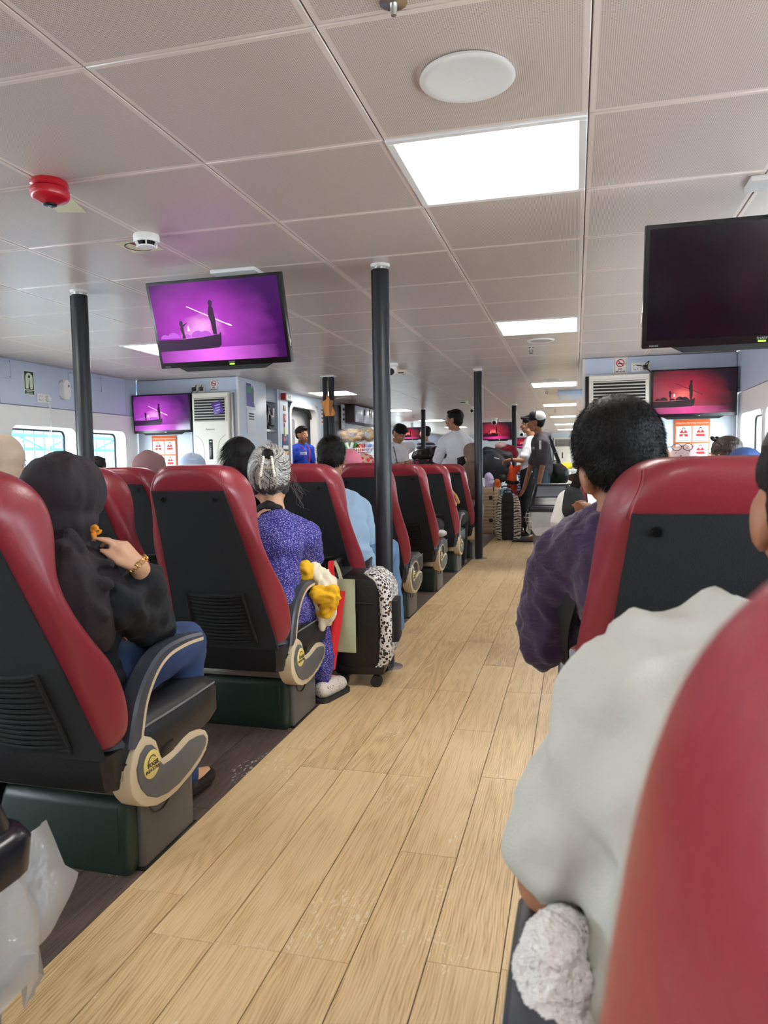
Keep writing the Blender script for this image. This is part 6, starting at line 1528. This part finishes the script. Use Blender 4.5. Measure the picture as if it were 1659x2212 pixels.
soft('pink and dark red coat piled on the trolley load', [ell(W(1092,972,10.5), (.16,.12,.08)), ell(W(1105,980,10.5), (.10,.12,.07))], cloth('wine_coat', (150,34,56)), 'coat', 'coat', (.014,10,2))
soft('pale pink cloth on top of the dark red coat', [ell(W(1082,962,10.42), (.085,.08,.045))], cloth('pale_pink', (226,190,190)), 'cloth', 'cloth', (.010,12,2))
soft('lilac patterned plastic bag against the champagne suitcase', [cap(W(1056,1030,10.0), .06, W(1058,1046,10.0), .065)], dotted('lilac_print', (206,196,226), (150,130,190), 60, .3), 'plastic_bag', 'bag', (.012,16,3))
soft('small orange plastic bag beside the lilac plastic bag', [cap(W(1074,1040,9.98), .04, W(1075,1050,9.98), .045)], M('orange_film', (224,108,36), .35, bump=(60,.5)), 'plastic_bag', 'bag', (.012,20,4))
soft('black and white checked cloth bag hanging by the trolley man', [cap(W(1146,1108,9.75), .06, W(1143,1120,9.75), .075), cap(W(1143,1120,9.75), .075, W(1149,1140,9.75), .04)], striped('gingham', (24,24,26), (220,220,220), 0, 20, .78, 2), 'batik_skirt', 'bag', (.006,12,3))  # stands in for the skirt of a person who is not modelled
soft('black sling bag hanging behind the man in the grey polo', [cap(W(1198,1010,9.75), .10, W(1210,1025,9.75), .12), cap(W(1190,1030,9.75), .10, W(1212,1032,9.75), .10)], m_nyl, 'sling_bag', 'bag', (.008,9,2),
     extra=lambda t: (obj('shoulder_strap', MB().band(smoothline([W(1176,936,9.62), W(1188,950,9.68), W(1197,972,9.68), W(1208,1000,9.70)], 4), (0,-1,.2), .045, .005), m_strap, t), obj('strap_slider', MB().box(W(1201,977,9.66), (.06,.012,.012), .003, Euler((0,R(-20),0))), m_steel, t)))
case('green ribbed suitcase behind the grey waste bin', W(1224,1045,9.3).x, 9.5, .10, .46, .30, .56, M('green_shell', (70,138,80), .35), 'v', n=10)
tb_ = thing('side_table', 'white framed table with dark bags far right of the sling bag', 'table', (W(1243,1020,9.0).x, 10.4, 0)); cx = W(1243,1020,10.4).x
for z in (.72, .90): obj('table_shelf', MB().box((cx, 10.4, z), (.40,.45,.03), .005), m_whitep, tb_)
for sx in (-.19, .19):
    for sy in (-.21, .21): obj('leg', MB().cyl((cx+sx, 10.4+sy, 0), (cx+sx, 10.4+sy, .92), .014, n=10), m_whitep, tb_)
soft('yellow bag on the white framed table', [ell(Vector((cx-.12, 10.4, .96)), (.09,.10,.05))], M('yellow_film', (232,214,50), .4, bump=(50,.4)), 'yellow_bag', 'bag')
soft('dark folded bag on the white framed table', [ell(Vector((cx+.08, 10.4, .97)), (.13,.12,.06))], m_nyl, 'folded_bag', 'bag')
soft('brown bag on the lower shelf of the white framed table', [ell(Vector((cx+.02, 10.4, .80)), (.14,.14,.06))], cloth('brown_canvas', (96,62,52)), 'brown_bag', 'bag')
# dark backpack and red bag on seats beyond the white shirted crewman
soft('black backpack lying on luggage beside the heavy crewman', [ell(W(925,985,9.6), (.24,.14,.10)), ell(W(944,980,9.6), (.14,.14,.10))], m_nyl, 'backpack', 'bag', (.012,9,5))
soft('pink and black bag under the black backpack', [cap(W(900,1003,9.5), .07, W(940,1003,9.5), .08)], dotted('pink_black', (28,24,28), (196,60,96), 14, .35), 'travel_bag', 'bag')
t = thing('luggage_stand', 'black counter block carrying the backpacks beside the heavy crewman', 'stand', (W(920,1000,9.6).x, 9.6, 0)); obj('stand_body', MB().box((W(920,1000,9.6).x, 9.6, .44), (.60,.42,.88), .02), m_wal, t); obj('stand_top', MB().box((W(920,1000,9.6).x, 9.6, .895), (.64,.46,.03), .006), m_black, t)

# ================================================================== waste bins
def swing_bin(label, x, y, w, d, h, rot=0, bag=True, top=True, seed=1):
    t = thing('waste_bin', label, 'bin', (x, y, 0)); rz = Matrix.Translation((x,y,0)) @ Matrix.Rotation(R(rot), 4, 'Z'); P = lambda a, b, c: rz @ Vector((a,b,c))
    hb_ = h*.70
    mb = MB(); mb.loft([[P(px,py,z) for px, py in rrect(w*k, d*k, .05, 4)] for z, k in ((0,.74),(.02,.76),(hb_,.96))]); obj('bin_body', mb, M('bin_grey', (112,118,124), .45), t)
    m_lid = M('bin_lid', (26,28,36), .25)
    L = [[P(px,py,z) for px, py in rrect(w*k, d*k, .05, 4)] for z, k in ((hb_-.01,1.06),(hb_+.035,1.08),(hb_+.05,1.03),(hb_+.055,.97))]
    obj('lid_rim', MB().loft(L), m_lid, t)
    if top:
        L = [[P(px,py,z) for px, py in rrect(w*kx, d*ky, .04, 4)] for z, kx, ky in ((hb_+.05,.95,.95),(hb_+.12,.93,.78),(h-.02,.80,.48),(h,.74,.40))]
        obj('lid_hood', MB().loft(L), m_lid, t)
        fl = obj('swing_flap', MB().poly([P(-w*.36,-d*.41,hb_+.13),P(w*.36,-d*.41,hb_+.13),P(w*.32,-d*.255,h-.022),P(-w*.32,-d*.255,h-.022)], [(0,1,2,3)]), M('bin_flap', (64,68,78), .35), t)
        text_mesh('PUSH', .035, P(0,-d*.342,(hb_+h)/2+.062), rz.to_3x3() @ Vector((1,0,0)), rz.to_3x3() @ Vector((0,.55,.83)), M('emboss', (84,88,98), .4), t)
    if bag:
        L = []; rng = random.Random(seed); n_ = 40
        for z, k, amp in ((hb_+.0,1.02,.004), (hb_-.03,1.06,.010), (hb_-.10,1.10,.018), (hb_-.16,1.12,.03), (hb_-.20,1.05,.03), (hb_-.17,1.0,.014)):
            pts = rrect(w*k, d*k, .06, 9); ph = [rng.random()*6 for _ in range(3)]
            L.append([P(px*(1+amp*2*math.sin(i*.9+ph[0])+amp*math.sin(i*2.1+ph[1])), py*(1+amp*2*math.sin(i*1.1+ph[1])), z+amp*1.3*math.sin(i*.7+ph[2])) for i, (px, py) in enumerate(pts)])
        obj('bin_liner', MB().loft(L, cap=False), m_film if h < .7 else m_film2, t)
    return t
swing_bin('grey waste bin with a black swing lid and clear liner at the aisle end', -.215, 7.1, .40, .34, .82)
b_ = swing_bin('grey waste bin with a black lid and clear liner at lower left', -.955, .735, .34, .30, .66, seed=4)
# liner pulled out on the aisle side of the near bin
def sheet(name, pts, mat, parent, nu, amp=.006):
    V, F = [], []; rows = len(pts); cols = [smoothline(r, 6) for r in pts]; n_ = len(cols[0])
    for i, r in enumerate(cols):
        for j, p in enumerate(r): V.append(p+Vector((noise.noise(p*22), noise.noise(p*22+Vector((5,0,0))), 0))*amp)
    for i in range(rows-1):
        for j in range(n_-1): F.append((i*n_+j, i*n_+j+1, (i+1)*n_+j+1, (i+1)*n_+j))
    return obj(name, MB().poly(V, F), mat, parent, angle=0)
sheet('liner_overhang', [[W(0,1845,.90), W(40,1815,.92), W(85,1785,.97), W(98,1772,1.05)], [W(0,1905,.88), W(45,1865,.91), W(105,1830,.97), W(120,1815,1.06)], [W(0,1990,.87), W(55,1950,.90), W(125,1890,.96), W(142,1868,1.06)], [W(0,2060,.87), W(60,2000,.89), W(140,1935,.95), W(168,1885,1.04)], [W(0,2130,.87), W(45,2085,.89), W(120,2000,.95), W(166,1900,1.04)]], m_film, b_, 6)

# ================================================================== black and grey bag beside the second right-hand seat
soft('black and grey cloth bag hanging beside the seat beyond the man in purple', [cap(W(1228,1082,2.85), .045, W(1222,1130,2.85), .062), cap(W(1222,1130,2.85), .06, W(1228,1165,2.85), .035)], cloth('pale_grey_felt', (196,194,188)), 'shoulder_bag', 'bag', (.006,10,3), .008,
     extra=lambda t: (blob('black_flap', [cap(W(1238,1068,2.79), .036, W(1242,1100,2.79), .05), cap(W(1226,1084,2.80), .02, W(1244,1118,2.78), .02)], .008, m_blackcl, t), obj('strap', MB().band(smoothline([W(1236,1064,2.8), W(1250,1034,2.75), W(1262,1008,2.72)], 4), (0,-1,0), .035, .004), m_strap, t)))

# ================================================================== black trolley case with printed front beside the near pole
sc = thing('trolley_case', 'black trolley case with a white speckled printed front beside the near pole', 'suitcase', (-.95, 3.3, 0))
m_print, nt, bs = nodes('speckled_print', rgb=(232,230,226), rough=.6)
tc = nn(nt, 'ShaderNodeTexCoord')
v1 = nn(nt, 'ShaderNodeTexVoronoi', {'Vector': tc.outputs['Object'], 'Scale': 72.0}); v2 = nn(nt, 'ShaderNodeTexVoronoi', {'Vector': tc.outputs['Object'], 'Scale': 24.0}); nz = nn(nt, 'ShaderNodeTexNoise', {'Vector': tc.outputs['Object'], 'Scale': 90.0})
f1 = math_(nt, 'LESS_THAN', math_(nt, 'ADD', v1.outputs['Distance'], math_(nt, 'MULTIPLY', nz.outputs[0], .5)), .70); f2 = math_(nt, 'LESS_THAN', v2.outputs['Distance'], .22)
c1 = nn(nt, 'ShaderNodeMix', {0: f2, 6: lin((232,230,226)), 7: lin((168,120,60))}, data_type='RGBA'); c2 = nn(nt, 'ShaderNodeMix', {0: f1, 6: c1.outputs[2], 7: lin((40,34,34))}, data_type='RGBA'); nt.links.new(c2.outputs[2], bs.inputs['Base Color'])
# local axes: the case leans against the seats, its printed front faces the aisle's far side (+x)
def CS(a, b, z): return Vector((-.985, 3.33, 0))+Vector((1,.12,0)).normalized()*a+Vector((-.12,1,0)).normalized()*b+Vector((0,0,z*.965))
L = []
for z, k in ((.09,.92),(.11,1.0),(.30,1.0),(.48,.99),(.525,.93),(.54,.8)): L.append([CS(px*k+.0, py*k, z) for px, py in rrect(.23, .30, .05, 4)])
obj('case_body', MB().loft(L), m_nyl, sc)
fr = []
for z, k, o in ((.10,.94,.085),(.13,1.0,.115),(.30,1.0,.125),(.46,1.0,.12),(.51,.95,.10),(.55,.85,.05)): fr.append([CS(o+px, py*k, z) for px, py in rrect(.06, .31, .028, 4)])
obj('printed_front', MB().loft(fr), m_print, sc)
fp = []
for z, k in ((.22,.9),(.30,1.0),(.40,1.0),(.42,.96)): fp.append([CS(.158+px, -.06+py*k, z) for px, py in rrect(.045, .15, .02, 3)])
obj('black_pocket', MB().loft(fp), M('pocket_black'), sc)
obj('back_board', MB().box(CS(-.115,0,.31), (.02,.27,.46), .008, Euler((0,0,R(6.8)))), m_blackm, sc)
obj('seam_line', MB().tube([CS(-.06,-.152,.41), CS(.0,-.153,.413), CS(.07,-.152,.41)], .003, 5), m_seamdark, sc)
for b in (-.09, .09): obj('handle_rail', MB().cyl(CS(-.13,b,.50), CS(-.13,b,.585), .010, n=10), m_black, sc)
obj('pull_handle', MB().box(CS(-.13,0,.595), (.035,.23,.035), .012, Euler((0,0,R(6.8))), seg=3), m_black, sc)
obj('top_bracket', MB().box(CS(-.10,0,.525), (.06,.25,.05), .012, Euler((0,0,R(6.8)))), m_blackm, sc)
obj('base_tray', MB().box(CS(0,0,.085), (.23,.29,.05), .015, Euler((0,0,R(6.8)))), m_black, sc)
for a in (-.085, .075):
    for b in (-.12, .12):
        w_ = obj('caster', MB().cyl(CS(a,b,.06), CS(a,b,.085), .014, n=10), m_black, sc); 
        for d in (-.012, .012): obj('wheel', MB().cyl(CS(a,b+d-.007,.027), CS(a,b+d+.007,.027), .027, n=18), M('wheel_rubber', (30,30,32), .5), w_)
# tote bags hung from its handle
def tote(label, corners, mat, strap_pts, smat):
    a, b, c, d = corners; t = thing('tote_bag', label, 'bag', (a+b+c+d)/4); V, F = [], []; nu, nv = 8, 8
    for side in (0, 1):
        for i in range(nv+1):
            for j in range(nu+1):
                u, v = j/nu, i/nv; p = (a*(1-u)+b*u)*(1-v)+(d*(1-u)+c*u)*v; bulge = .014*math.sin(math.pi*u)*math.sin(math.pi*min(1,v*1.0))
                V.append(p+Vector((0, (-bulge-.003) if side == 0 else bulge+.003, 0))+Vector((0, .005*noise.noise(p*18), 0)))
    k = (nu+1)*(nv+1)
    for s_ in (0, 1):
        for i in range(nv):
            for j in range(nu): q = s_*k+i*(nu+1)+j; F.append((q, q+1, q+nu+2, q+nu+1))
    rim = [j for j in range(nu+1)]+[i*(nu+1)+nu for i in range(1, nv+1)]+[nv*(nu+1)+j for j in range(nu-1,-1,-1)]+[i*(nu+1) for i in range(nv-1,0,-1)]
    for x, y in zip(rim, rim[1:]+rim[:1]): F.append((x, y, y+k, x+k))
    obj('bag_body', MB().poly(V, F), mat, t, angle=50)
    for sp_ in strap_pts: obj('strap', MB().band(smoothline(sp_, 4), (0,-1,.2), .016, .003), smat, t)
m_sage = M('sage_nonwoven', (176,182,150), .7, bump=(90,.15)); m_redt = M('red_nonwoven', (222,36,44), .6, bump=(90,.15))
YB = 3.02
tote('sage green tote bag hung on the black trolley case', [W(728,1250,YB+.03), W(766,1252,YB+.04), W(769,1410,YB+.06), W(722,1407,YB+.05)], m_sage, [[W(737,1252,YB+.03), W(730,1228,YB+.06), W(722,1213,YB+.10)]], m_sage)
tote('red tote bag hung on the black trolley case beside the sage tote', [W(722,1275,YB-.02), W(746,1277,YB-.01), W(724,1446,YB+.05), W(706,1450,YB+.0)], m_redt, [[W(718,1262,YB), W(712,1235,YB+.05), W(713,1212,YB+.10)], [W(724,1275,YB), W(719,1240,YB+.05), W(717,1212,YB+.10)]], m_redt)
# hanging seat belt strap beside the nearest armrest
t = thing('seat_belt', 'black lap belt hanging over the cushion side of the nearest aisle seat', 'belt', (-1.03, 1.95, .4))
obj('webbing', MB().band(smoothline([W(372,1402,1.86), W(392,1440,1.93), W(408,1490,1.97), W(420,1545,1.99), W(428,1570,1.99)], 5), (.5,-.8,.2), .034, .003), m_strap, t)
obj('buckle', MB().box(W(365,1418,1.84), (.03,.02,.022), .004), m_steel, t)
soft('pale grey stand-in for a knee at the lowered armrest of the fifth row', [ell(W(953,1152,5.62), (.045,.05,.028))], cloth('pale_grey_cloth', (200,200,204)), 'knee_shape', 'cloth', (.004,14,2), .007)  # rounded shape in place of a passenger's knee
